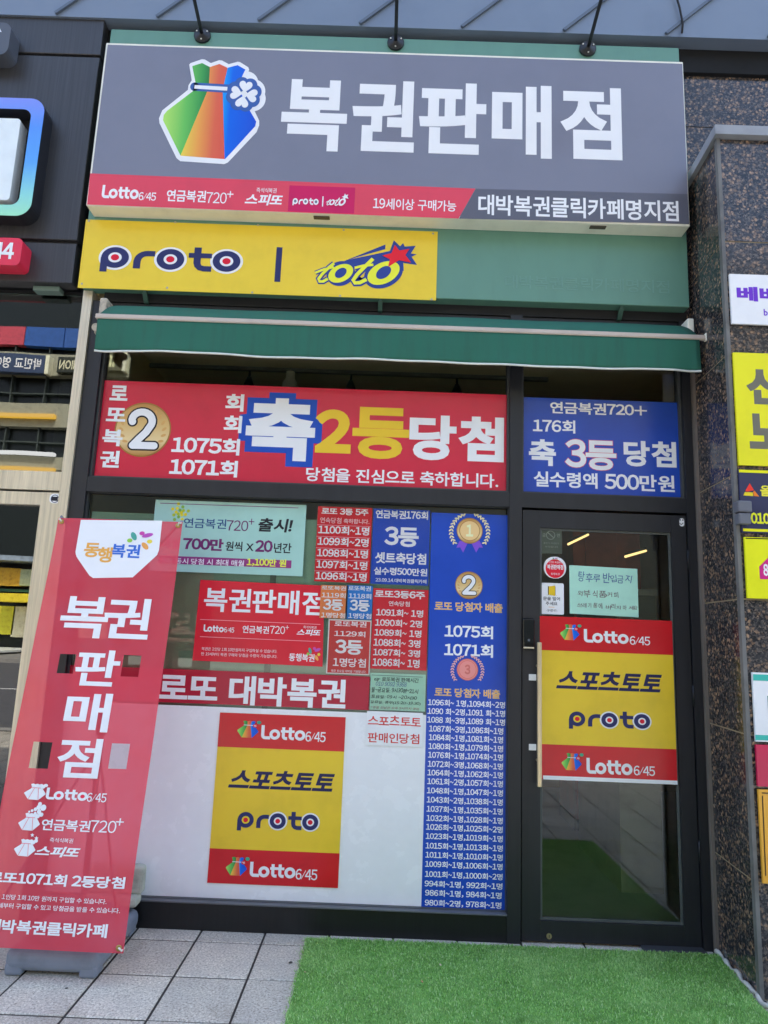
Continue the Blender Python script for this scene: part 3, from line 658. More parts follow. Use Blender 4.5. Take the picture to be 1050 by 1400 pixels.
# ------------------------------------------------------------------ shopfront: frame, panes, door
def shopfront():
    g = (-.03, 0, 0); t = empty('shopfront', g, 'black framed glass shopfront with a door on the right', 'shopfront')
    b = MB().box(-1.7145, -1.634, -.03, .06, 0, 3.25).box(.650, .717, -.03, .06, 0, 3.25).box(1.602, 1.6475, -.03, .06, 0, 3.25)
    b.box(-1.6335, .6495, -.028, .058, 2.149, 2.229).box(.7175, 1.6015, -.028, .058, 2.149, 2.229).box(-1.6335, .6495, -.01, .058, 3.08, 3.249).box(.7175, 1.6015, -.01, .058, 3.08, 3.249)
    b.build('frame', FRAME, t, g)
    b = MB()
    for x0, x1, z0, z1 in ((-1.6335, .6495, 2.2295, 3.0795), (.7175, 1.6015, 2.2295, 3.0795), (-1.6335, .6495, .1305, 2.1485)):
        w = .011 if z0 > 1 else .002
        b.box(x0, x0+w, -.006, .05, z0, z1).box(x1-w, x1, -.006, .05, z0, z1).box(x0+w, x1-w, -.005, .05, z0, z0+w).box(x0+w, x1-w, -.005, .05, z1-w, z1)
    b.build('glazing_bead', paint('3f4141', .5, .1), t, g)
    MB().box(-1.6335, .6495, -.026, .058, .0, .124).build('bottom_panel', FRAME_LOW, t, g); MB().box(-1.6335, .6495, -.04, .02, .1245, .1302).build('sill', paint('55575a', .4, .1), t, g)
    MB().box(-1.623, .639, .02, .026, 2.24, 3.07).build('window_pane', GLASS, t, g); MB().box(.728, 1.591, .02, .026, 2.24, 3.07).build('window_pane', GLASS, t, g); MB().box(-1.623, .639, .02, .026, .141, 2.138).build('window_pane', GLASS, t, g)
    x0, x1, ga, gb = .7235, 1.5965, .815, 1.517
    d = MB().box(x0, ga, -.02, .03, .012, 2.136).box(gb, x1, -.02, .03, .012, 2.136).box(ga+.0005, gb-.0005, -.0195, .03, 2.043, 2.136).box(ga+.0005, gb-.0005, -.0195, .03, .012, .104)
    d = d.build('door', FRAME, t, g)
    MB().box(ga, gb, .0, .008, .104, 2.043).build('door_pane', GLASS, d, g)
    w = .012; MB().box(ga+.0005, ga+w, -.0075, -.0008, .1045, 2.0425).box(gb-w, gb-.0005, -.0075, -.0008, .1045, 2.0425).box(ga+w, gb-w, -.007, -.0008, .1045, .1045+w).box(ga+w, gb-w, -.007, -.0008, 2.0425-w, 2.0425).build('gasket', paint('4d5250', .5, .1), d, g)
    hx0, hz1 = P(734.5, 878, -.07); hz0 = P(738, 1076, -.07)[1]
    b = MB().box(hx0, hx0+.022, -.078, -.058, hz0, hz1, .004)
    for z in (hz0+.12, hz1-.12): b.tube([(hx0+.011, -.0585, z), (hx0+.011, -.0202, z)], .008)
    b.build('handle', brushed('champagne_metal', 'd2c09c', 1.05, .3, .6), d, g)
    for py in (926, 1021.5):
        xa, za = P(723, py-4.5, -.022); xb, zb = P(733, py+4.5, -.022); MB().box(xa, xb, -.0245, -.0202, zb, za, .001, 1).build('mount_tag', paint('d8d8d4', .5), d, g)
    xa, za = P(714.5, 845, -.045); xb, zb = P(731, 888, -.045)
    k = MB().box(xa, xb, -.05, -.0202, zb, za, .008, 3).build('keypad_lock', paint('0c0c0e', .12, .05, 1.0), d, g)
    MB().box(xa+.004, xb-.004, -.052, -.0502, zb+.004, zb+.012, .001, 1).build('lock_trim', STEEL, k, g); MB().prism(rrect(xa+.006, zb+.03, xb-.006, za-.008, .01), 'y', -.0525, -.0502).build('touch_screen', paint('16171a', .05, .05, 1.0, spec=.9), k, g); MB().box((xa+xb)/2-.006, (xa+xb)/2+.006, -.054, -.0526, zb+.04, zb+.052, .001, 1).build('lock_button', paint('5c5f64', .3), k, g)
    x, z = P(750.6, 1279.7, -.02); c = MB().lathe([(.013, -.004), (.013, 0)], (x, -.0202, z)).build('key_cylinder', paint('c8b98a', .35, .1, 1.0, .7), d, g)
    MB().box(x-.0015, x+.0015, -.0255, -.0243, z-.006, z+.006).build('key_slot', BLACK, c, g)
    MB().box(1.30, 1.6, -.075, -.005, .0015, .014, .003, 1).build('threshold_plate', paint('3a3b3e', .4, .1), t, g)
    b = MB()
    for zz in (.45, 1.2, 1.9): b.tube([(1.5995, -.028, zz-.05), (1.5995, -.028, zz+.05)], .005)
    b.build('door_hinge', FRAME, t, g)
shopfront()

# ------------------------------------------------------------------ things inside the shop
def inside():
    x0, z = P(300, 503, .9); x1 = P(690, 512, .9)[0]
    t = empty('track_light', ((x0+x1)/2, .9, z), 'ceiling track with small spot lamps behind the upper window', 'light')
    MB().box(x0-1.0, x1+.3, .885, .915, z-.012, z+.012).build('rail', paint('6b6a62', .5), t, ((x0+x1)/2, .9, z))
    for px in (341, 480, 625):
        x = P(px, 515, .9)[0]; h = MB().tube([(x, .9, z-.013), (x, .9, z-.06)], .008).lathe([(.015, -.06), (.03, -.1), (.05, -.15), (.045, -.15)], (x, .9, z), 'z').build('spot', BLACK, t, (x, .9, z))
    x = P(397, 515, .9)[0]; MB().lathe([(.03, -.013), (.032, -.06), (.05, -.09), (.055, -.13), (.035, -.17), (.01, -.18)], (x, .9, z), 'z').build('bulb', paint('c9c5b2', .3), t, (x, .9, z))
    g = (-.55, .05, 0); t = empty('glass_backing', g, 'added grey green screen behind the lower window, standing in for the mirrored street', 'screen')
    MB().box(-1.62, .63, .045, .06, .15, 2.05).build('panel', paint('8aab98', .6, .12, 1.5, scale=2), t, g); MB().box(-.62, -.59, .034, .0445, .15, 2.05).build('rail', paint('5d6a62', .5), t, g)  # added board; its tone stands in for the reflected street and interior
    lm = bpy.data.materials.new('lamp_glow'); lm.use_nodes = True; e_ = lm.node_tree.nodes['Principled BSDF']
    e_.inputs['Emission Color'].default_value = (1, .66, .26, 1); e_.inputs['Emission Strength'].default_value = .38
    for (pa, pb), lab in ((((777, 744), (804, 731)), 'warm lit strip lamp seen through the upper left door glass'), (((855, 761), (883, 753)), 'warm lit strip lamp seen through the upper right door glass')):
        (xa, za), (xb, zb) = P(*pa, 1.35), P(*pb, 1.75); q = ((xa+xb)/2, 1.5, (za+zb)/2); t = empty('strip_lamp', q, lab, 'lamp', 'strip lamps inside the shop')
        MB().tube([(xa, 1.35, za), (xb, 1.75, zb)], .009, 8).build('tube', lm, t, q); MB().tube([(xa, 1.35, za+.02), (xb, 1.75, zb+.02)], .008, 6).build('housing', RUBBER, t, q)
    g = (1.9, 2.0, 0); t = empty('cabinet', g, 'reddish brown cabinet seen through the upper door glass', 'cabinet')
    xa = P(783, 712, 2.0)[0]; xb = P(874, 716, 2.0)[0]
    MB().box(xa, xb, 2.0, 2.5, .1, 3.2).build('body', paint('b8543c', .4, .1, 1.6), t, g); MB().box(xa+.10, xb-.2, 1.985, 1.999, .3, 3.0).build('door', paint('a84834', .35, .12, 1.6), t, g); MB().box(xa, xb, 2.02, 2.48, .012, .1).build('plinth', BLACK, t, g)
    g = (1.6, .9, 0); t = empty('counter', g, 'pale counter behind the door glass at the right', 'counter')
    MB().box(1.45, 1.70, .7, 1.6, .012, 1.75).build('body', paint('9a9a86', .5, .1), t, g); MB().box(1.44, 1.71, .68, 1.62, 1.752, 1.79).build('top', paint('c9c6b4', .4, .05), t, g)
inside()

# ------------------------------------------------------------------ fascia, yellow board, main sign, lamps, awning
def fascia():
    xl, zb = P(109, 390.5, FY); xr, _ = P(943, 424, FY); zt = P(150, 39.5, FY)[1]
    g = (0, 0, zb); t = empty('green_fascia', g, 'green painted metal fascia box behind the main sign', 'fascia')
    MB().box(xl, xr, FY, -.001, zb, zt, .003, 1).build('panel', GREENM, t, g)
    for px in (198, 520, 848):
        x = P(px, 412, -.05)[0]; b = MB(); b.hexa([(x-.012, FY+.01, zb-.004), (x+.012, FY+.01, zb-.004), (x+.012, FY+.03, zb-.004), (x-.012, FY+.03, zb-.004), (x-.012, -.03, zb-.06), (x+.012, -.03, zb-.06), (x+.012, -.01, zb-.06), (x-.012, -.01, zb-.06)]); b.build('strut', paint('2f4f44', .5), t, g)
    MB().box(-1.66, 1.6475, -.02, -.0012, 3.2505, zb+.05).build('lintel', RUBBER, t, g)
    ghost = Sheet(wall(FY-.0003), .0002); ghost.text('ghost_lettering', paint('668f80', .6, .05, 1.15), '대박복권클릭카페명지점', (690, 376), (915, 402), .01); ghost.children(t)
fascia()
def yellow_board():
    s = Sheet(wall(FY-.0005), .004).base('yellow_board', (118, 300.5), (596, 411), paint('f0c238', .35, .03, 1.2, spec=.3), 'long yellow board with sports betting logos on the green fascia', 'sign')
    # quad() below follows the slanted left edge of the board's photo outline: it is a plain rectangle in the place
    ring_word(s, (137.5, 334), (331, 378.5), True); s.rect('divider', NAVY, (378.5, 338.5), (383.2, 386))
    comet_word(s, (430.5, 325), (569, 396.5), ink('f4e23a'), ink('2c3f86'), ink('d8202e'))
    st = paint('b8b2a0', .4, .05, 1.0, .6)
    for x, y in ((122, 302.5), (240, 304.5), (353, 308.5), (470, 315), (592, 320), (112.5, 388.5), (229, 394), (345, 400.5), (465, 405), (590, 410)): s.disc('bolt', st, (x, y), 1.6, 2, n=10)
    s.finish()
yellow_board()
def main_sign():
    y = -.20; xl, zt = P(145, 58, y); xr, zb = P(943.5, 309.5, y)
    g = (0, -.15, zb); t = empty('shop_sign', g, 'wide grey lightbox sign with white lettering and a colourful pouch', 'sign')
    MB().box(xl, xr, y, FY-.0005, zb, zt, .004, 1).build('box', CREAM, t, g)
    b = MB()
    for px, py in ((440, 297), (817, 317)):
        x = P(px, py, -.16)[0]; b.box(x-.045, x+.045, -.18, -.15, zb-.006, zb-.0005, .002, 1)
    b.build('latch', paint('4a4238', .5), t, g)
    s = Sheet(wall(y-.0003), .002); F = s
    face = paint('727380', .24, .03, 1.2, scale=2)
    s.base('sign_face', (147.5, 61.5), (941.8, 306.5), face, parent=t)
    rd = paint('d23a4c', .3, .03, 1.2)
    s.poly('red_strip', rd, [(123.6, 237.5), (650, 258.3), (626.8, 299.2), (119.5, 280)], 1)
    s.poly('dark_strip', paint('565660', .35, .03, 1.2), [(650.8, 258.5), (939.9, 265.8), (942, 306.5), (627.4, 299.3)], 1)
    s.text('title', WHT, '복권판매점', (388.5, 106), (851, 221), .033, 1, sp=.03, res=5)
    pouch(s, (226.5, 79.5), (355.5, 226.5), True, None, WHT, 1)
    s.ground = rd; lotto_line(s, (141, 253), (189.5, 273), (190.5, 263), (213, 275), lv=2, part='small_title')
    s.text('product_name', WHT, '연금복권', (229, 259.5), (281, 277.5), .02, 2, res=3); s.text('product_number', WHT, '720', (283, 263), (309.5, 279), .0, 2, res=3); s.text('product_number', WHT, '+', (311, 261.5), (319, 270.5), .03, 2)
    s.text('product_name', WHT, '즉석식복권', (351, 257), (378, 264.5), .005, 2); s.text('product_title', WHT, '스피또', (335.5, 265), (386, 282), .03, 2, shear=.2, res=3)
    mg = paint('c41c58', .35, .03, 1.15, spec=.25); s.rect('magenta_box', mg, (396, 254), (484, 292.5), 2)
    ring_word(s, (400, 270.5), (436, 282.5), False, WHT, 'small_logo', 3); s.rect('small_divider', WHT, (441, 269), (441.8, 283), 3)
    comet_word(s, (446, 262.5), (478, 284), WHT, mg, WHT, 'small_script', 3)
    s.text('age_notice', WHT, '19세이상 구매가능', (510.5, 271), (623.5, 290), .012, 2, res=3)
    s.text('branch_name', WHT, '대박복권클릭카페명지점', (654, 266), (928, 303.5), .02, 2, res=3)
    s.mat = face; s.finish()
main_sign()

def lamp(px, py, head, label):
    x, z = P(px, py, FY); t = empty('gooseneck_lamp', (x, FY, z), label, 'lamp', 'gooseneck lamps over the sign')
    g = (x, FY, z)
    MB().lathe([(.05, -.001), (.05, -.012), (.042, -.018), (.02, -.022), (.012, -.03)], (x, FY, z), 'y').build('base', BLACK, t, g)
    b = MB()
    for k in range(3): b.lathe([(.005, -.02), (.005, -.023)], (x+.036*math.cos(k*2.1+.5), FY, z+.036*math.sin(k*2.1+.5)), 'y', 8)
    b.build('screw', STEEL, t, g)
    pts = [(x, FY-.02, z), (x, FY-.08, z+.015), (x, -.3, z+.05), (x, -.6, z+.12), (x, -.80, z+.15), (x, -.92, z+.10), (x, -.97, z+.02)]
    MB().tube(pts, .0105, 10).build('arm', BLACK, t, g)
    MB().lathe([(.03, .02), (.035, -.03), (.07, -.07), (.11, -.12), (.105, -.12)], (x, -.97, z+.02), 'z').build('lamp_shade', BLACK, t, g)
lamp(277, 50, 0, 'black gooseneck lamp above the pouch on the sign'); lamp(541, 60, 0, 'black gooseneck lamp above the middle of the grey sign'); lamp(803, 68, 0, 'black gooseneck lamp above the right part of the sign')

def awning():
    y = -.22; xl, zl = P(131.5, 432, y); xr, zr = P(963, 456, y); zb = P(132, 480.5, y)[1]; zbar1 = P(540, 444, y)[1]; zbar0 = P(540, 450.5, y)[1]
    zb = P(540, 492.5, y)[1]
    g = (0, -.1, zb); t = empty('awning', g, 'green folded awning with cream bar and hanging valance', 'awning')
    cl = paint('2a6c58', .8, .07, .92, streak=(9, 9, .7), scale=3, wave=.15); hem = paint('cfd2c8', .6, .06, 1.15)
    xa, xb = xl+.012, xr-.03
    yt, zt = -.10, P(540, 432, -.10)[1]
    V, F = [], []; nu, nv = 60, 8
    for j in range(nv+1):
        for i in range(nu+1):
            u = i/nu; v = j/nv; yy = yt+(y+.012-yt)*v; zz = zt+(zbar1+.002-zt)*v+.012*math.sin(math.pi*v)+.002*math.sin(u*23+v*2)
            V.append((xa+.04*(1-v)+(xb-xa-.08*(1-v))*u, yy, zz))
    for j in range(nv):
        for i in range(nu): a = j*(nu+1)+i; F.append((a, a+1, a+nu+2, a+nu+1))
    o = link_mesh('roll_fabric', V, F, cl, t, g, True); md = o.modifiers.new('solidify', 'SOLIDIFY'); md.thickness = .003
    MB().tube([(xl+.02, yt+.03, zt-.025), (xr-.03, yt+.03, zt-.025)], .032, 16).build('roller', cl, t, g)
    bar = paint('bdb0a4', .4, .06, 1.15)
    MB().box(xl, xr, y-.012, y+.012, zbar0, zbar1, .003, 1).box(xl, xr, y-.0135, y-.0123, zbar0+.006, zbar0+.0085).build('front_bar', bar, t, g)
    MB().box(xr+.0005, xr+.012, y-.014, y+.014, zbar0-.004, zbar1+.012, .003, 1).build('end_cap', CREAM, t, g)
    V, F = [], []; nu, nv = 120, 10
    def wv(u, v):
        x = xa+(xb-xa)*u; w = v*v*(.006*math.sin(x*7)+.004*math.sin(x*17+1))
        e = min(u, 1-u); w += .014*v*math.exp(-e*26)*math.sin((u if u < .5 else 1-u)*90)
        return (x, y-.004+w, zbar0+(zb-zbar0)*v+.0035*v*math.sin(x*5+1))
    for j in range(nv+1):
        for i in range(nu+1): V.append(wv(i/nu, j/nv))
    for j in range(nv):
        for i in range(nu): a = j*(nu+1)+i; F.append((a, a+1, a+nu+2, a+nu+1))
    o = link_mesh('valance', V, F, cl, t, g, True); o.modifiers.new('solidify', 'SOLIDIFY').thickness = .002
    V2, F2 = [], []
    for i in range(nu+1):
        p = wv(i/nu, 1); V2 += [(p[0], p[1]-.003, p[2]+.001), (p[0], p[1]-.003, p[2]-.009), (p[0], p[1]+.003, p[2]-.009), (p[0], p[1]+.003, p[2]+.001)]
    for i in range(nu):
        for q in range(4): F2.append((i*4+q, i*4+4+q, i*4+4+(q+1) % 4, i*4+(q+1) % 4))
    link_mesh('hem', V2, F2, hem, o, g, True)
    rust = paint('b5ab98', .7, .25, 1.1, scale=30)
    x = xl-.012; MB().box(x-.022, x+.02, -.13, -.032, zbar0-.005, zt+.035, .01).box(x-.02, x+.012, -.16, -.06, zbar0-.055, zbar0-.012, .008).lathe([(.022, -.006), (.022, .006)], (x, -.18, zbar0-.03), 'y', 16).build('end_bracket', rust, t, g)
    MB().box(x-.01, x+.012, -.15, -.05, zbar0-.11, zbar0-.058, .004).build('rusty_hook', paint('4a3a2e', .7, .3, 1.0, scale=30), t, g)
    MB().box(xr-.05, xr-.015, -.14, -.032, zbar0+.01, zt+.03, .006).build('end_bracket', CREAM, t, g)
    for xx in (-1.0, 1.0): MB().tube([(xx, -.032, zt-.07), (xx*.72, -.12, zt-.075), (xx*.98, y+.014, zbar0+.008)], .012, 8).build('folding_arm', bar, t, g)
awning()

# ------------------------------------------------------------------ posters on the windows
def sleeve_mat():
    mt = bpy.data.materials.new('clear_plastic'); mt.use_nodes = True; nt = mt.node_tree; nt.nodes.clear()
    out = nd(nt, 'ShaderNodeOutputMaterial'); tr = nd(nt, 'ShaderNodeBsdfTransparent'); gl = nd(nt, 'ShaderNodeBsdfGlossy'); mx = nd(nt, 'ShaderNodeMixShader')
    fr = nd(nt, 'ShaderNodeFresnel'); fr.inputs[0].default_value = 1.55; gl.inputs['Roughness'].default_value = .06; tr.inputs[0].default_value = (.97, .97, .97, 1)
    b = nd(nt, 'ShaderNodeBump'); b.inputs['Strength'].default_value = .6; b.inputs['Distance'].default_value = .012
    nt.links.new(noise(nt, coords(nt, 'Object', (1, 1, .5)), 26, 4, .6), b.inputs['Height']); nt.links.new(b.outputs[0], gl.inputs['Normal']); nt.links.new(b.outputs[0], fr.inputs['Normal'])
    mu = nd(nt, 'ShaderNodeMath', operation='MULTIPLY'); mu.inputs[1].default_value = .4; nt.links.new(fr.outputs[0], mu.inputs[0]); nt.links.new(mu.outputs[0], mx.inputs[0]); nt.links.new(tr.outputs[0], mx.inputs[1]); nt.links.new(gl.outputs[0], mx.inputs[2]); nt.links.new(mx.outputs[0], out.inputs[0]); return mt
SLEEVE = sleeve_mat()
W_OUT = wall(.0195); W_IN = wall(.0335); W_ON = wall(.0165)      # on the glass, behind it, and over another sheet
def poster(name, TL, BR, mat, label, cat='poster', fn=None, pl=W_OUT, group='notices on the shop window', thick=.0012, rnd=0, quad=None):
    s = Sheet(pl, thick).base(name, TL, BR, mat, label, cat, group, rnd=rnd, quad=quad); fn and fn(s)
    if name in ('result_sheet', 'hours_note'): s.shape('plastic_sleeve', SLEEVE, [(u+(.004 if i in (1, 2) else -.004), v+(.005 if i > 1 else -.004)) for i, (u, v) in enumerate(s.poly2)], 6)
    return s.finish()
def lines(s, part, mat, rows, bold=.03, **kw):
    for body, a, b in rows: s.text(part, mat, body, a, b, bold, **kw)

CR = vinyl('c41f3c')
def f(s):
    for ch, a, b in (('로', (152, 527), (174.3, 548.5)), ('또', (147, 557.5), (171.3, 577)), ('복', (141.8, 587), (166.8, 610.5)), ('권', (138.5, 616), (162.5, 640))): s.text('side_lettering', WHT, ch, a, b, .035, 6, res=3)
    medal(s, (195.5, 587.5), 38.5, 2)
    for body, a, b in (('회', (309.3, 538.5), (332.6, 563)), ('회', (307, 568), (330, 592.5)), ('1075회', (236, 597), (327, 623)), ('1071회', (233, 627), (324, 653))): s.text('draw_number', WHT, body, a, b, .035, res=3)
    s.text('headline', WHT, '축', (339.5, 543), (428.5, 631.5), .045, 1, res=4, outline=[(ink('1f4aa8'), .09)])
    s.text('headline_yellow', ink('f2b834'), '2', (431, 559), (479, 620.5), .05, 1, res=5); s.text('headline_yellow', ink('f2b834'), '등', (483.5, 556), (558, 629), .04, 1, res=4)
    s.text('headline', WHT, '당첨', (560.5, 566.5), (688.5, 633), .042, 3, res=4); s.text('congratulation', WHT, '당첨을 진심으로 축하합니다.', (419, 638.5), (681, 667.5), .02, res=3)
poster('window_banner', (143.5, 520), (694, 671.5), CR, 'long red banner with gold medal and yellow headline across the upper window', 'banner', f)
BL = vinyl('1d44a4')
def f(s):
    lines(s, 'heading', WHT, [('연금복권720+', (752, 549), (884.5, 570)), ('176회', (728.5, 573), (786.5, 593))], .025, res=3)
    s.text('headline', WHT, '축', (723, 600), (760, 637.5), .035, res=3); s.text('headline', WHT, '3등', (772, 600), (843, 644), .035, 1, res=4, outline=[(ink('c02a4a'), .015)]); s.text('headline', WHT, '당첨', (852, 602), (925, 640), .035, 3, res=3)
    s.text('amount', WHT, '실수령액', (729.5, 644), (817, 668.5), .025, res=3); s.text('amount', WHT, '500만원', (826, 647), (922.5, 673), .025, res=3)
poster('window_banner', (716, 543), (931, 680), BL, 'blue third prize sheet in the window above the door', 'poster', f)

MINT = vinyl('9cc4b8')
def f(s):
    dk, pu, bk = ink('2a4a78'), ink('6a2a5e'), ink('26262c')
    s.text('product_name', dk, '연금복권', (252, 708), (309, 723.5), .012, res=3); s.text('product_number', pu, '720', (310.5, 711), (339, 726.5), 0, res=3); s.text('product_number', pu, '+', (340.5, 709), (347.5, 717.5), .02)
    s.text('headline', bk, '출시!', (354, 708), (400, 728.5), .03, shear=.12, res=3); s.text('body_text', ink('c06a8a'), '매월', (223, 735), (245, 750.5), .015)
    s.text('amount', pu, '700만', (251, 735), (305, 753.5), .04, res=3); s.text('body_text', bk, '원씩 X', (309, 740), (346.5, 754.5), .02); s.text('amount', pu, '20', (349.5, 738), (372.5, 755.5), .035); s.text('body_text', bk, '년간', (375, 742), (398, 756.5), .02)
    s.rect('strip', ink('8a3a72'), (217.5, 759.5), (398, 777), 1); s.text('strip_text', WHT, '5등 동시 당첨 시 최대 매월', (222, 762), (333.5, 774.5), .012, 2); s.text('strip_amount', ink('d8e04a'), '1,100만 원', (338, 763), (391, 776), .03, 2)
    for i in range(16):
        a = i*2.4; r = 2.2+i*.75; s.disc('flower_dot', ink(('d8c42a', 'a8b838', '7aa848', 'e2d040')[i % 4]), (246+r*math.cos(a), 701+r*math.sin(a)*.9), 2.2, 1, n=14, one=1)
    s.poly('inner_line', ink('7a5a78'), [(219, 687.5), (408, 694), (408, 695), (219, 688.5)])
poster('promotion_poster', (213, 683), (413.5, 788), MINT, 'pale green pension lottery poster with purple strip in the top corner of the lower window', 'poster', f, W_OUT)

RD = vinyl('c8202c')
def f(s):
    lines(s, 'heading', WHT, [('로또 3등 5주', (440, 694), (503.5, 705.5))], .03, res=3); s.text('subheading', ink('f0b8b8'), '연속당첨', (438, 707), (466.5, 716), .012); s.text('subheading', ink('f0b8b8'), '축하합니다.', (470, 709), (505, 717), .02)
    for i, (n, k) in enumerate(((1100, 1), (1099, 2), (1098, 1), (1097, 1), (1096, 1))):
        y = 718.3+i*15.75; x = 435.5-i*.9; s.text('result_row', WHT, f'{n}회~{k}명', (x, y), (x+69.2, y+14.2), .025, res=2); s.rect('rule', WHT, (x, y+13.9), (x+69, y+17.1-.0), .5) if False else None
        if i < 5: s.poly('rule', ink('e8a0a8'), [(x-2, y-1.2), (x+71, y+1.5), (x+71, y+2.1), (x-2, y-.6)])
poster('result_sheet', (435, 692), (505, 797.6), RD, 'red sheet listing five weekly winners, 1100 at its top', 'notice', f)
def f(s):
    s.text('heading', WHT, '연금복권176회', (514, 697), (585, 711), .028, res=3); s.text('headline', WHT, '3등', (526, 719.5), (572, 748.5), .035, res=3); s.text('subheading', WHT, '셋트축당첨', (513, 754.5), (582.5, 772.5), .03, res=3)
    s.text('amount', WHT, '실수령500만원', (511.3, 775), (584, 788.3), .028); s.text('date_line', WHT, '23.09.14.대박복권클릭카페', (513.5, 790), (583, 798), .02)
poster('result_sheet', (510.5, 695), (585.5, 801), vinyl('1e48ae'), 'small blue sheet with pension draw 176 beside the red winners list', 'notice', f)
def f(s):
    lines(s, 'row', WHT, [('로또복권', (440, 800.5), (473, 807.5)), ('1119회', (440, 809.8), (472.5, 818.3)), ('1명당첨', (439.5, 837), (472, 845.7))], .02); s.text('headline', WHT, '3등', (442, 818.5), (468.5, 835.5), .035, 1, res=3, outline=[(ink('b8402a'), .02)])
poster('result_sheet', (439, 799.5), (473.8, 846), vinyl('e8824a'), 'orange winner slip next to a sky blue slip on the window', 'notice', f, W_ON)
def f(s):
    lines(s, 'row', WHT, [('로또복권', (476.5, 800.5), (507, 808.5)), ('1118회', (477, 811), (507.5, 819.5)), ('1명당첨', (476.5, 838), (507.5, 846.5))], .02); s.text('headline', WHT, '3등', (478.5, 819.5), (505, 836.5), .035, 1, res=3, outline=[(ink('1a4a90'), .02)])
poster('result_sheet', (474, 799.8), (508, 847.5), vinyl('2a78c4'), 'sky blue winner slip right of the orange slip', 'notice', f, W_ON)
def f(s):
    s.rect('panel', vinyl('c23a38'), (451, 848), (503.6, 921.5), .5)
    lines(s, 'row', WHT, [('로또복권', (457.5, 848.5), (501, 858)), ('1129회', (457, 862), (499.5, 871.5)), ('1명당첨', (455.5, 899), (500, 913))], .022, res=2); s.text('headline', WHT, '3등', (458.5, 874), (495.5, 895.7), .035, 2, res=3); s.text('small_print', WHT, '매주 토요일 대박을 기원합니다.', (453, 915), (500.5, 920.5), .01)
poster('result_sheet', (449.5, 846.3), (505, 923), paper('ead8d0'), 'brick red winner slip with pale border under the orange slip', 'notice', f, W_ON)
def f(s):
    s.text('heading', WHT, '로또3등6주', (512.5, 806.5), (581, 819.5), .03, res=3); s.text('subheading', WHT, '연속당첨', (531.5, 821.5), (560, 829.5), .012)
    for n, k, y0, y1, x0 in ((1091, 1, 832, 844.5, 514.5), (1090, 2, 846, 858.5, 513), (1089, 1, 859.5, 872, 512), (1088, 3, 872.7, 886, 510.8), (1087, 3, 886.5, 899, 510.3), (1086, 1, 899.5, 913.5, 509.5)):
        s.text('result_row', WHT, f'{n}회~ {k}명', (x0, y0), (x0+64, y1), .025)
poster('result_sheet', (510.5, 804), (583, 917), vinyl('d02836'), 'red sheet listing six weekly winners, above the green handwritten note', 'notice', f)
def f(s):
    s.text('title', WHT, '복권판매점', (280.5, 803), (441.5, 842), .022, res=4)
    for y in (846.5, 870): s.poly('rule', ink('e89098'), [(277-y*.004, y), (438, y+6.8), (438, y+7.6), (277-y*.004, y+.8)])
    lotto_line(s, (279, 853.5), (306, 864.5), (306.7, 857.5), (320, 865), part='product')
    s.text('product_name', WHT, '연금복권', (332, 855), (367.5, 866.7), .015); s.text('product_number', WHT, '720', (369.5, 855.5), (389.5, 867), 0); s.text('product_number', WHT, '+', (390.5, 855), (395, 860.5), .02)
    s.text('product_name', WHT, '즉석식복권', (415, 855.5), (432.5, 860), 0); s.text('product_title', WHT, '스피또', (406, 859.7), (438, 869.7), .03, shear=.2)
    s.text('small_print', ink('f4d8d8'), '복권은 1인당 1회 10만원까지 구입하실 수 있습니다.', (276, 884.5), (379, 893), 0); s.text('small_print', ink('f4d8d8'), '만 19세부터 복권 구매와 당첨금 수령이 가능합니다.', (275.5, 891.5), (379, 900), 0)
    s.text('operator_name', WHT, '동행복권', (395.5, 893), (429.7, 905), .02); petals(s, (420, 884), (437, 903))
poster('red_poster', (274, 792.7), (440, 912), vinyl('cf2434'), 'red landscape lottery shop poster in the middle of the lower window', 'poster', f, W_OUT, quad=((263, 903), (441, 911.5), (444, 800.7), (274, 792.7)))
def f(s): s.text('lettering', WHT, '로또 대박복권', (219, 919.5), (472, 969.5), .031, res=4)
poster('window_strip', (93, 909), (505, 971), vinyl('a81e34'), 'dark red strip with large white letters above the white window film', 'banner', f)
poster('window_film', (80.5, 958), (577.3, 1243), paint('e4e8ee', .26, .02, 1.3, wave=.05, scale=7), 'plain white film covering the lower part of the window', 'window film', None, wall(.0198), thick=.0006)
poster('window_film', (511, 974), (577.2, 975), paint('dfe3ec', .3, .015, 1.25), '', 'window film') if False else None
def f(s):
    bk, bu, rd = ink('2b3a34', .6), ink('3a5a8a', .6), ink('8a4a4a', .6)
    s.text('heading', bk, '☞ 로또복권 판매시간', (512, 925), (572.5, 933.5), .012); s.text('phone_line', bu, '010 9092 9368', (514, 931.5), (556, 939), 0, shear=.2)
    lines(s, 'hours_row', bk, [('월~금요일: 9시30분~21시', (508, 939), (572, 949)), ('토요일: 09시 ~20시30', (507.5, 949), (570, 957)), ('일요일: 휴무(15:20~19:30)', (507, 957), (575, 965))], .012, shear=.12, hand=.06); s.text('remark', rd, '*명절 전날은 오후 5시까지 영업', (507, 965), (573, 971), 0, shear=.15)
    for q in (((508, 922.5), (578, 925.5), (578, 926), (508, 923)),): s.poly('border', bk, q)
poster('hours_note', (506, 919.5), (581, 973), paper('a3cdb4'), 'light green handwritten opening hours note under the red list', 'note', f, W_OUT)
def f(s):
    s.text('lettering', ink('c83a36', .5), '스포츠토토', (503.5, 977), (575.2, 993.5), .015, res=3, hand=.03); s.text('lettering', ink('c83a36', .5), '판매인당첨', (503, 1001), (573, 1017.5), .015, res=3)
poster('white_note', (502, 971.8), (577, 1021.5), paper('e8e4e0'), 'small white note with two lines of red lettering below the green note', 'note', f, W_ON)

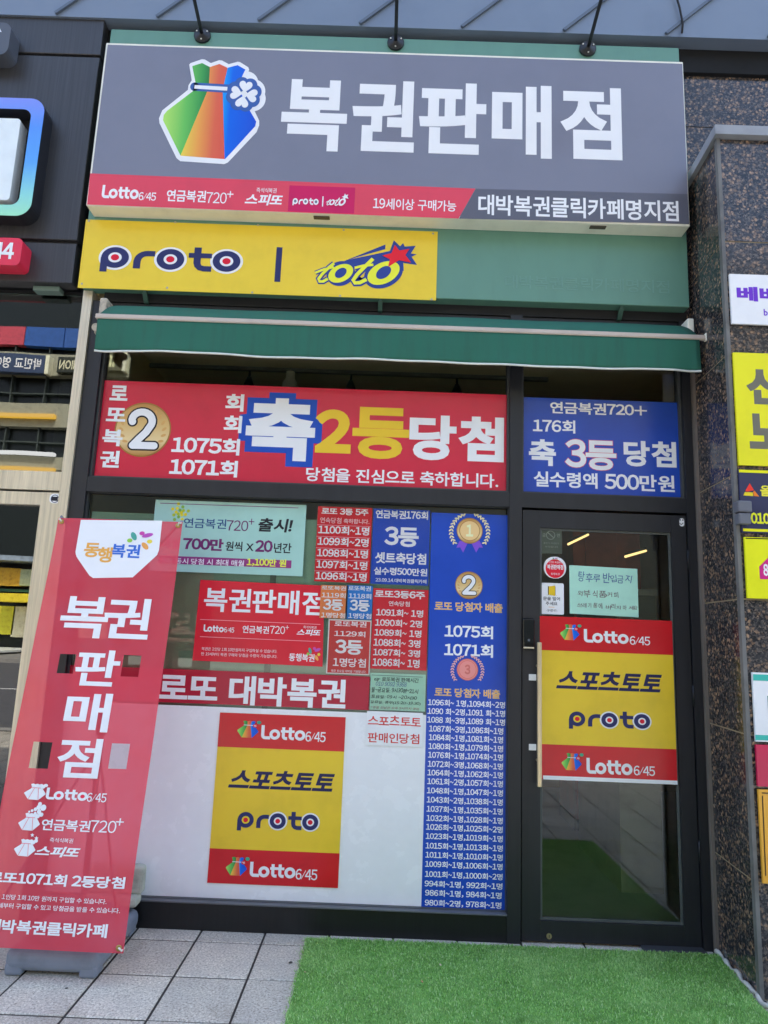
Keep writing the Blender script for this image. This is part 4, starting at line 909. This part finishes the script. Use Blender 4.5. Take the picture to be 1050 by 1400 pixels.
def betting_poster(TL, BR, y1, y2, bags, words, sport, ring, label, group, pl, bottom=None):
    def fn(s):
        rr = vinyl('c4141f')
        s.ground = rr; (ua, vb), (ub, va) = s.pl.uv(*TL), s.pl.uv(*BR); v1, v2 = s.pl.uv(*y1)[1], s.pl.uv(*y2)[1]
        for a, b in ((v1, vb), (va, v2)): s.shape('red_band', rr, [(ua, a), (ub, a), (ub, b), (ua, b)], .5)
        for (a, b), (w0, w1, d0, d1) in zip(bags, words): pouch(s, a, b, False, None, None, 1.5); lotto_line(s, w0, w1, d0, d1, lv=2)
        nv = ink('26264e'); s.text('sports_title', nv, '스포츠토토', sport[0], sport[1], .035, 1, shear=.28, sp=.02, res=3); ring_word(s, ring[0], ring[1], False)
        if bottom: s.rect('white_edge', WHT, bottom, BR, 2)
    return poster('betting_poster', TL, BR, vinyl('e2bc2a', .3), label, 'poster', fn, pl, group)
betting_poster((301, 974), (462, 1214), (472.3, 1027.6), (285, 1159.5), [((324.5, 983.5), (355, 1010.5)), ((309, 1169.5), (339, 1199))],
    [((358, 990.8), (417.5, 1012.8), (418, 999.8), (445, 1014.8)), ((342.5, 1177.5), (404, 1201), (404.7, 1187.5), (433.5, 1203.5))],
    ((313.5, 1051), (457, 1082.5)), ((324, 1106.5), (436.5, 1139.5)), 'yellow betting poster with red bands on the white window film', 'yellow betting posters', W_ON)
betting_poster((738, 842), (926, 1072.6), (918, 895.5), (742, 1017.2), [((764.6, 852), (794, 877)), ((766.4, 1027.7), (797, 1055))],
    [((798, 859.5), (859.7, 880.6), (860.5, 869.5), (888.8, 882.5)), ((801.6, 1035.5), (865, 1060), (866, 1046.5), (895.5, 1061))],
    ((760, 915.5), (905.5, 946.8)), ((775.7, 969.6), (891, 1000.5)), 'yellow betting poster with red bands on the shop door', 'yellow betting posters', wall(-.0205), (742.3, 1060))

ROWS = '1096회~ 1명,1094회~2명|1090 회~2명,1091 회~1명|1088 회~3명,1089 회~1명|1087회~3명,1086회~1명|1084회~1명,1081회~1명|1080회~1명,1079회~1명|1076회~1명,1074회~1명|1072회~3명,1068회~1명|1064회~1명,1062회~1명|1061회~2명,1057회~1명|1048회~1명,1047회~1명|1043회~2명,1038회~1명|1037회~1명,1035회~1명|1032회~1명,1028회~1명|1026회~1명,1025회~2명|1023회~1명,1019회~1명|1015회~1명,1013회~1명|1011회~1명,1010회~1명|1009회~1명,1006회~1명|1001회~1명,1000회~2명|994회~1명, 992회~1명|986회~1명, 984회~1명|980회~2명, 978회~1명'.split('|')
def f(s):
    medal(s, (642, 725.7), 17.8, 1); medal(s, (641, 800.2), 18.8, 2); medal(s, (639, 915.4), 14.6, 3)
    og = ink('f0a64a'); wo = ink('f2e2d2')
    for a, b in (((594.5, 822), (687, 838)), ((594.5, 939.8), (683.4, 955.5))): s.text('heading', og, '로또 당첨자 배출', a, b, .014, 1, res=3, outline=[(wo, .016)])
    s.text('draw_number', WHT, '1075회', (608, 854), (674, 874), .03, res=3); s.text('draw_number', WHT, '1071회', (607.5, 879.3), (674, 899.5), .03, res=3)
    tops = [68, 120, 172, 225, 277, 330, 382, 436, 488, 540, 595, 650, 705, 760, 813, 868, 925, 980, 1035, 1095, 1152, 1207, 1266]
    for i, (row, y) in enumerate(zip(ROWS, tops)):
        x0 = (110, 108, 106, 117, 115, 113, 111, 109, 107, 106, 104, 103, 102, 101, 99, 97, 96, 95, 93, 92, 90, 93, 91)[i]; x1 = (571, 571, 571, 560, 559, 559, 559, 558, 558, 558, 558, 557, 557, 557, 557, 557, 557, 557, 556, 556, 555, 550, 549)[i]
        yy = 940+y/4.375; s.text('winner_list', WHT, row, (560+x0/4.375, yy), (560+x1/4.375, yy+13.6), .022, res=2)
poster('tall_banner', (590, 700.6), (691, 1249), vinyl('1a45aa'), 'tall blue banner with three medals and a long list of winning draws', 'banner', f)

# on the door
D_PL = wall(-.0012)
def f(s):
    s.disc('red_disc', ink('d42436'), (758.7, 777.5), 12.8, 1); s.text('lettering', WHT, '복권판매점', (748, 771.5), (770, 779), .03, 2); s.text('small_print', WHT, '건전한 복권문화', (750, 767), (768, 770.5), .0, 2); s.text('small_print', WHT, '동행복권', (753, 783), (765, 786.5), .0, 2); petals(s, (755, 762.3), (762, 766.5))
s = Sheet(D_PL, .0008).base('round_sticker', (743.3, 760.6), (774.1, 791.5), ink('f0f0f2'), 'round red and white retailer sticker on the door glass', 'sticker', 'stickers on the door', rnd=.055); f(s); s.finish()
def f(s):
    s.rect('door_icon', ink('3a3428'), (749, 801.5), (759.3, 813.5), 1); s.poly('door_icon_leaf', ink('f0b82a'), [(750.2, 801.8), (758.8, 800.5), (758.8, 814.8), (750.2, 813)], 2); s.rect('icon_floor', ink('8a867c'), (747, 813.4), (761.5, 814.2), 1)
    dk = ink('3a3c44'); s.text('lettering', dk, '문을 밀어', (742.5, 815.5), (765.5, 821.5), .015); s.text('lettering', dk, '주세요', (746, 822.3), (762, 828), .015); s.rect('accent', ink('f0a03a'), (750, 829.7), (758, 830.5), 1); s.text('small_print', dk, '- 감사합니다 -', (746.5, 832.5), (762.5, 836.5), .01)
poster('square_sticker', (739, 796.5), (771, 840.5), paper('f2f2f2'), 'white sticker with a yellow open door icon on the door glass', 'sticker', f, D_PL, 'stickers on the door', rnd=.008)
def f(s):
    bl, br = ink('3c5488', .6), ink('6a4450', .6)
    s.text('handwriting', bl, '탕후루 반입금지', (790.5, 781), (864.5, 798.5), .0, res=3, shear=.06, hand=.13)
    s.text('handwriting_brown', br, '외부 식품,커피', (789.3, 806), (845.5, 818.5), .0, res=3, shear=.04, hand=.14); s.text('handwriting_brown', br, '쓰레기통에 버리지 마세요', (788.7, 823), (871, 835), .0, res=3, shear=.04, hand=.14)
poster('door_note', (778.5, 772.8), (872.5, 843.5), paper('a4d2be'), 'mint green handwritten paper taped to the door glass', 'note', f, D_PL, 'stickers on the door', quad=((778.9, 838.8), (873, 844), (871.2, 777.8), (778.3, 772.6)))
def f(s):
    g = ink('aab4ae'); s.disc('ban_ring', g, (752.7, 731.8), 6.2, 1); s.disc('ban_core', paint('5a625e', .5), (752.7, 731.8), 5.2, 2); s.stroke('ban_bar', g, [(748.6, 728), (757, 735.5)], 1.2, 3)
    s.text('lettering', g, '금', (741.5, 729), (746, 734), .01); s.text('lettering', g, '연', (761, 729.5), (765.5, 734.5), .01); s.text('small_print', g, '흡연시 과태료가', (743, 741), (764, 744.5), 0); s.text('small_print', g, '부과됩니다', (745, 746), (763, 749.5), 0)
poster('square_sticker', (738.2, 724), (768.5, 757.5), paint('5f6863', .4, .05), 'dim grey no smoking sticker in the top corner of the door glass', 'sticker', f, wall(.0095), 'stickers on the door')
def f(s):
    for q in ((929.8, 710.8), (933.4, 711)): s.disc('eye', BLACK, q, 1.0, 1, n=12)
    s.stroke('mouth', BLACK, [(929, 715), (931, 717.4), (934, 715)], 1.0, 1)
s = Sheet(wall(-.0205), .0008).base('round_sticker', (928.6, 708.5), (935.6, 719.8), ink('e8e8e8'), 'tiny white smiling face sticker on the door frame corner', 'sticker', 'stickers on the door', rnd=.0115); f(s); s.finish()

# ------------------------------------------------------------------ banner stand
def banner_stand():
    g = (-1.32, -.28, 0); t = empty('banner_stand', g, 'red lottery banner leaning on a grey plastic water filled stand', 'banner stand')
    gp = paint('767d88', .45, .08, 1.2, scale=12)
    b = MB().box(-1.525, -1.128, -.545, .0-.045, .014, .105, .036, 5).box(-1.49, -1.165, -.49, -.085, .08, .135, .03, 4).box(-1.44, -1.21, -.42, -.14, .115, .165, .025, 3)
    for x in (-1.49, -1.165):
        for y in (-.50, -.10): b.box(x-.045 if x > -1.3 else x-.03, x+.03 if x > -1.3 else x+.045, y-.042, y+.042, .0, .05, .014, 3)
    o = b.build('water_base', gp, t, g)
    al = paint('8f9298', .35, .06, 1.0, .7); v = Vector((0, .28, 1.828)).normalized()
    top = Vector((-1.32, -.30, 1.965)); bot = Vector((-1.33, -.585, .115))
    MB().tube([(-1.325, -.27, .15), (-1.325, -.262, 1.0), (-1.322, -.285, 1.93)], .014, 10).build('pole', al, t, g)
    MB().tube([(-1.325, -.268, .93), (-1.325, -.268, 1.03)], .022, 10).build('joint', paint('3a3c40', .5), t, g)
    for a in ((-1.62, -.305, 1.965), (-1.015, -.305, 1.965)): MB().tube([(-1.322, -.272, 1.6), a], .006, 8).build('arm', al, t, g)
    for a in ((-1.64, -.575, .12), (-1.03, -.575, .12)): MB().tube([(-1.325, -.275, .88), a], .006, 8).build('arm', al, t, g)
    # cloth
    def warp(u, w): return .007*math.sin(w*3.2+u*2)+.005*math.sin(u*9+w*1.3)+.002*math.sin(w*9-u*7)
    p0 = Vector((-1.33, -.60, .127)); pl = Plane(p0, (1, 0, 0), (0, .28, 1.828), None)
    c = [pl.uv(*q) for q in ((-41, 1296), (171.4, 1302), (248, 713), (82, 708))]
    u0, u1 = (c[0][0]+c[3][0])/2, (c[1][0]+c[2][0])/2; v0, v1 = (c[0][1]+c[1][1])/2, (c[2][1]+c[3][1])/2
    pl.warp = warp
    holes = []
    for q in (((82.8, 893.8), (98.2, 921)), ((170, 895.3), (187.2, 925.5)), ((47.5, 1014), (65, 1051)), ((154.7, 1016.2), (171.5, 1051.5))):
        a, b_ = pl.uv(*q[0]), pl.uv(*q[1]); holes.append((min(a[0], b_[0])-.003, max(a[0], b_[0])+.004, b_[1], a[1]))
    us = sorted({u0+(u1-u0)*i/28 for i in range(29)} | {h for H in holes for h in H[:2]}); vs = sorted({v0+(v1-v0)*i/70 for i in range(71)} | {h for H in holes for h in H[2:]})
    V = [pl.at(u, w, 0) for w in vs for u in us]; F = []
    for j in range(len(vs)-1):
        for i in range(len(us)-1):
            cu, cv = (us[i]+us[i+1])/2, (vs[j]+vs[j+1])/2
            if any(h[0] < cu < h[1] and h[2] < cv < h[3] for h in holes): continue
            a = j*len(us)+i; F.append((a, a+1, a+1+len(us), a+len(us)))
    mt, nt, bs = base_mat('red_mesh_cloth'); out = nt.nodes['Material Output']
    n0 = noise(nt, coords(nt), 5, 3); cc = ramp(nt, n0, [(.3, hx('e23c4c', 1.35)), (.7, hx('ea4a5a', 1.35))]); nt.links.new(cc, bs.inputs['Base Color']); bs.inputs['Roughness'].default_value = .55
    tl = nd(nt, 'ShaderNodeBsdfTranslucent'); nt.links.new(cc, tl.inputs[0]); tr = nd(nt, 'ShaderNodeBsdfTransparent'); tr.inputs[0].default_value = (1, .55, .6, 1)
    m1 = nd(nt, 'ShaderNodeMixShader'); m1.inputs[0].default_value = .14; m2 = nd(nt, 'ShaderNodeMixShader'); m2.inputs[0].default_value = .27
    nt.links.new(bs.outputs[0], m1.inputs[1]); nt.links.new(tl.outputs[0], m1.inputs[2]); nt.links.new(m1.outputs[0], m2.inputs[1]); nt.links.new(tr.outputs[0], m2.inputs[2]); nt.links.new(m2.outputs[0], out.inputs[0])
    cl = link_mesh('banner_cloth', V, F, mt, t, pl.at((u0+u1)/2, v0, 0), True)
    hole_edge = paint('b02038', .6)
    s = Sheet(pl, .002); s.mat = ink('d8304a'); W = ink('ece6e6', .55); k = 3.685
    Z = lambda x, y: (x/k, 680+y/k)
    Q = lambda x, y: (x/k, 1020+y/k)
    # white shield: many short sides so that it follows the cloth
    sh = [Z(*p) for p in ((408, 106), (817, 117), (800, 265), (790, 290), (665, 405), (650, 410), (470, 407), (455, 400), (385, 300), (378, 278))]
    pts = []
    for a, b_ in zip(sh, sh[1:]+sh[:1]): pts += [(a[0]+(b_[0]-a[0])*i/6, a[1]+(b_[1]-a[1])*i/6) for i in range(6)]
    us_ = [s.pl.uv(*p) for p in pts]; vt, vb = max(p[1] for p in us_), min(p[1] for p in us_); SV, SF = [], []; nr, nc = 26, 12
    for j in range(nr+1):
        w_ = vb+1e-5+(vt-vb-2e-5)*j/nr; xs = []
        for p, q in zip(us_, us_[1:]+us_[:1]):
            if (p[1]-w_)*(q[1]-w_) < 0: xs.append(p[0]+(q[0]-p[0])*(w_-p[1])/(q[1]-p[1]))
        SV += [(min(xs)+(max(xs)-min(xs))*i/nc, w_, 0) for i in range(nc+1)]
    for j in range(nr):
        for i in range(nc): a_ = j*(nc+1)+i; SF.append((a_, a_+1, a_+nc+2, a_+nc+1))
    s.add('shield', W, SV, SF, 0)
    s.text('operator_name_orange', ink('eaa24e'), '동', Z(430, 228), Z(497, 303), .03, 1.5, res=3); s.text('operator_name_orange', ink('eaa24e'), '행', Z(498, 250), Z(560, 330), .03, 1.5, res=3); s.text('operator_name_blue', ink('3a6ac0'), '복권', Z(567, 233), Z(700, 308), .03, 1.5, res=3)
    petals(s, Z(650, 168), Z(757, 262), 1.5)
    for ch, a, b_ in (('복', (325, 496), (528, 712)), ('권', (540, 503), (738, 716)), ('판', (397, 765), (587, 955)), ('매', (347, 982), (543, 1185)), ('점', (312, 1210), (495, 1417))): s.text('title', W, ch, Z(*a), Z(*b_), .022, 1, res=4)
    pouch(s, Q(130, 183), Q(236, 277), False, W)
    round_word(s, 'product_name', W, Q(243, 207), Q(445, 276), 1); s.text('product_number', W, '6/45', Q(447, 234), Q(538, 284), .01)
    pouch(s, Q(100, 330), Q(205, 432), False, W)
    for i, (x, y, r) in enumerate(((165, 325, 7), (182, 318, 9), (198, 308, 11), (180, 338, 7), (200, 330, 11), (222, 310, 15), (205, 292, 10), (212, 345, 10), (150, 330, 5))): s.disc('dot', W, Q(x, y), r/k, 1, n=16)
    s.text('product_name', W, '연금복권', Q(218, 365), Q(457, 433), .02, 1, res=3); s.text('product_number', W, '720', Q(467, 371), Q(587, 437), .0, 1, res=3); s.text('product_number', W, '+', Q(592, 362), Q(626, 400), .03)
    pouch(s, Q(77, 462), Q(182, 562), False, W)
    for x, y, r in ((165, 448, 11), (186, 464, 12), (168, 486, 9)): s.poly('star', W, [Q(x+(r if i % 2 else r*.45)*math.sin(i*math.pi/5), y+(r if i % 2 else r*.45)*math.cos(i*math.pi/5)) for i in range(10)])
    s.text('product_name', W, '즉석식복권', Q(257, 460), Q(373, 488), .005); s.text('product_name', W, '스피또', Q(183, 500), Q(406, 562), .035, 1, shear=.25, res=3)
    s.text('winning_line', W, '로또1071회 2등당첨', Q(-52, 630), Q(630, 718), .03, 1, res=3)
    s.text('small_print', W, '1인당 1회 10만 원까지 구입할 수 있습니다.', Q(12, 746), Q(541, 794), .01); s.text('small_print', W, '만 19세부터 구입할 수 있고 당첨금을 받을 수 있습니다.', Q(-80, 786), Q(607, 841), .01)
    s.text('branch_name', W, '대박복권클릭카페', Q(-60, 870), Q(540, 965), .03, 1, res=3)
    s.children(cl)
    br = paint('b89a5a', .35, .1, 1.0, .8)
    for uu, ww in ((u0+.02, v1-.02), (u1-.02, v1-.02), (u1-.02, v0+.02), (u0+.02, v0+.02)):
        p = pl.at(uu, ww, .003); M = Matrix.Translation(p)
        bm_ = MB().lathe([(.012, 0), (.012, -.003), (.006, -.003)], (0, 0, 0), 'y', 16); bm_.build('grommet', br, cl, tuple(p), M)
        q = p+Vector((-.012 if uu < -.2+u0+.3 else .012, -.002, .012 if ww > 1 else -.01))
        MB().tube([p, (p+q)/2+Vector((0, -.008, .006)), q, q+Vector((.004, .02, .004))], .004, 8).build('cord', paint('d8d4c8', .8), cl, tuple(p))
banner_stand()
b = MB().box(-1.40, -1.115, -.10, -.035, .17, .30, .02, 3).box(-1.38, -1.125, -.14, -.05, .126, .175, .015, 2)
tag(b.build('weight_block', paint('a9ac9c', .8, .2, 1.1, scale=14), None, (-1.26, -.1, .126)), 'worn pale weight block resting on the grey banner base', 'weight')

# ------------------------------------------------------------------ artificial turf mat
def turf():
    x0, x1, y0, y1 = -.308, 1.63, -1.75, -.088
    g = ((x0+x1)/2, y1, 0)
    def xr(y): return 1.655+(.09)*(y+.088)     # the right edge runs along the pier
    V = []; n = 90; edge = []
    for i in range(n+1): edge.append((x0+.004*math.sin(i*.9)-.012*i/n, y0+(y1-y0)*i/n))
    pts = [(x0-.02, y0), (xr(y0) if False else 1.6, y0), (1.6, -.55), (1.648, y1), (x0, y1)]
    b = MB().prism([(x0-.012, y0), (1.60, y0), (1.598, -.52), (1.645, y1), (x0, y1)], 'z', .002, .012)
    t = b.build('turf_mat', paint('6a9a4a', .9, .15, 1.15), None, g)
    tag(t, 'green artificial turf mat laid before the shop door', 'mat')
    V, F, T = [], [], []; rr = random.Random(3); N = 120000
    for i in range(N):
        # more blades where the mat is seen, fewer towards the viewer's feet
        y = y1-(y1-y0)*rr.random()**1.25; x = x0-.01+(1.65-x0)*rr.random()
        xm = 1.598+max(0, (y+.52))*.108
        if x > xm: continue
        if x < x0+.02: x += rr.gauss(0, .007)
        x += .003*math.sin(y*60); yy = y+.004*math.sin(x*50)+(rr.gauss(-.002, .006) if y > y1-.02 else 0)
        a = rr.random()*6.283; l = rr.uniform(.008, .020); w = rr.uniform(.0010, .0020); h = rr.uniform(.004, .011)
        dx, dy = math.cos(a), math.sin(a); px, py = -dy*w, dx*w; m = len(V)
        V += [(x-px, yy-py, .010), (x+px, yy+py, .010), (x+dx*l*.45+px*.7, yy+dy*l*.45+py*.7, .010+h), (x+dx*l*.45-px*.7, yy+dy*l*.45-py*.7, .010+h)]
        F.append((m, m+1, m+2, m+3)); T.append(rr.random())
    mt, nt, bs = base_mat('turf_blade'); at = nd(nt, 'ShaderNodeAttribute'); at.attribute_name = 'tone'
    c = ramp(nt, at.outputs['Fac'], [(0, hx('58863c', 1.2)), (.45, hx('7eae52', 1.28)), (.8, hx('98c468', 1.3)), (1, hx('c4d8a0', 1.2))])
    pt = noise(nt, coords(nt), 2.6, 4, .6); p2 = noise(nt, coords(nt, 'Object', (1.2, 3, 1)), 1.7, 5, .65)
    c = mix(nt, ramp(nt, p2, [(.52, (0, 0, 0)), (.70, (.5, .5, .5))]), c, hx('56783c', 1.0)); c = mix(nt, ramp(nt, pt, [(.45, (0, 0, 0)), (.68, (.6, .6, .6))]), c, hx('aac880', 1.3))
    nt.links.new(c, bs.inputs['Base Color']); bs.inputs['Roughness'].default_value = .55
    tl = nd(nt, 'ShaderNodeBsdfTranslucent'); nt.links.new(c, tl.inputs[0]); ms = nd(nt, 'ShaderNodeMixShader'); ms.inputs[0].default_value = .3
    nt.links.new(bs.outputs[0], ms.inputs[1]); nt.links.new(tl.outputs[0], ms.inputs[2]); nt.links.new(ms.outputs[0], nt.nodes['Material Output'].inputs[0])
    o = link_mesh('pile', V, F, mt, t, g); o['kind'] = 'stuff'
    a = o.data.attributes.new('tone', 'FLOAT', 'FACE'); a.data.foreach_set('value', T)
turf()
def litter():
    def leaf(px, py, z, s, col, label, name='dry_leaf', cat='leaf'):
        x, y = G(px, py, z); V = []; 
        for i in range(10):
            t = 2*math.pi*i/10; V.append((x+s*math.cos(t), y+s*.45*math.sin(t)*(1+.3*math.cos(t)), z+.25*s*abs(math.sin(t))+.002))
        b = MB(); b.prism([(p[0]-x, p[1]-y) for p in V], 'z', 0, .0015); o = b.build(name, paint(col, .7, .15, 1.0), None); o.location = (x, y, z); o.rotation_euler = (.1, .15, px); tag(o, label, cat, 'bits of litter')
    leaf(397, 1316, .003, .014, '4a4640', 'dark scrap lying on the paving left of the mat', 'scrap', 'litter'); leaf(577, 1342, .027, .007, 'c8926a', 'tan leaf bit lying in the middle of the mat'); leaf(602, 1319, .027, .008, 'd0c8a0', 'pale curl lying on the mat below the window corner', 'scrap', 'litter')
    leaf(91, 1351, .003, .008, '3a3834', 'small black speck on the tile before the banner base', 'scrap', 'litter'); leaf(417, 1329, .027, .006, 'd8b48a', 'light brown bit at the left edge of the mat')
    pts, rs = [], []; y = -.06
    while y > -.62: pts.append((1.655+.065*y+.006*math.sin(y*40), y, .012+.006*math.sin(y*63))); rs.append(.006+.006*abs(math.sin(y*27))); y -= .018
    b = MB().tube(pts, rs, 7)
    tag(b.build('sealant_strip', paint('b9b6ac', .7, .15), None, (1.62, -.3, 0)), 'broken pale sealant strip along the foot of the pier', 'sealant')
litter()
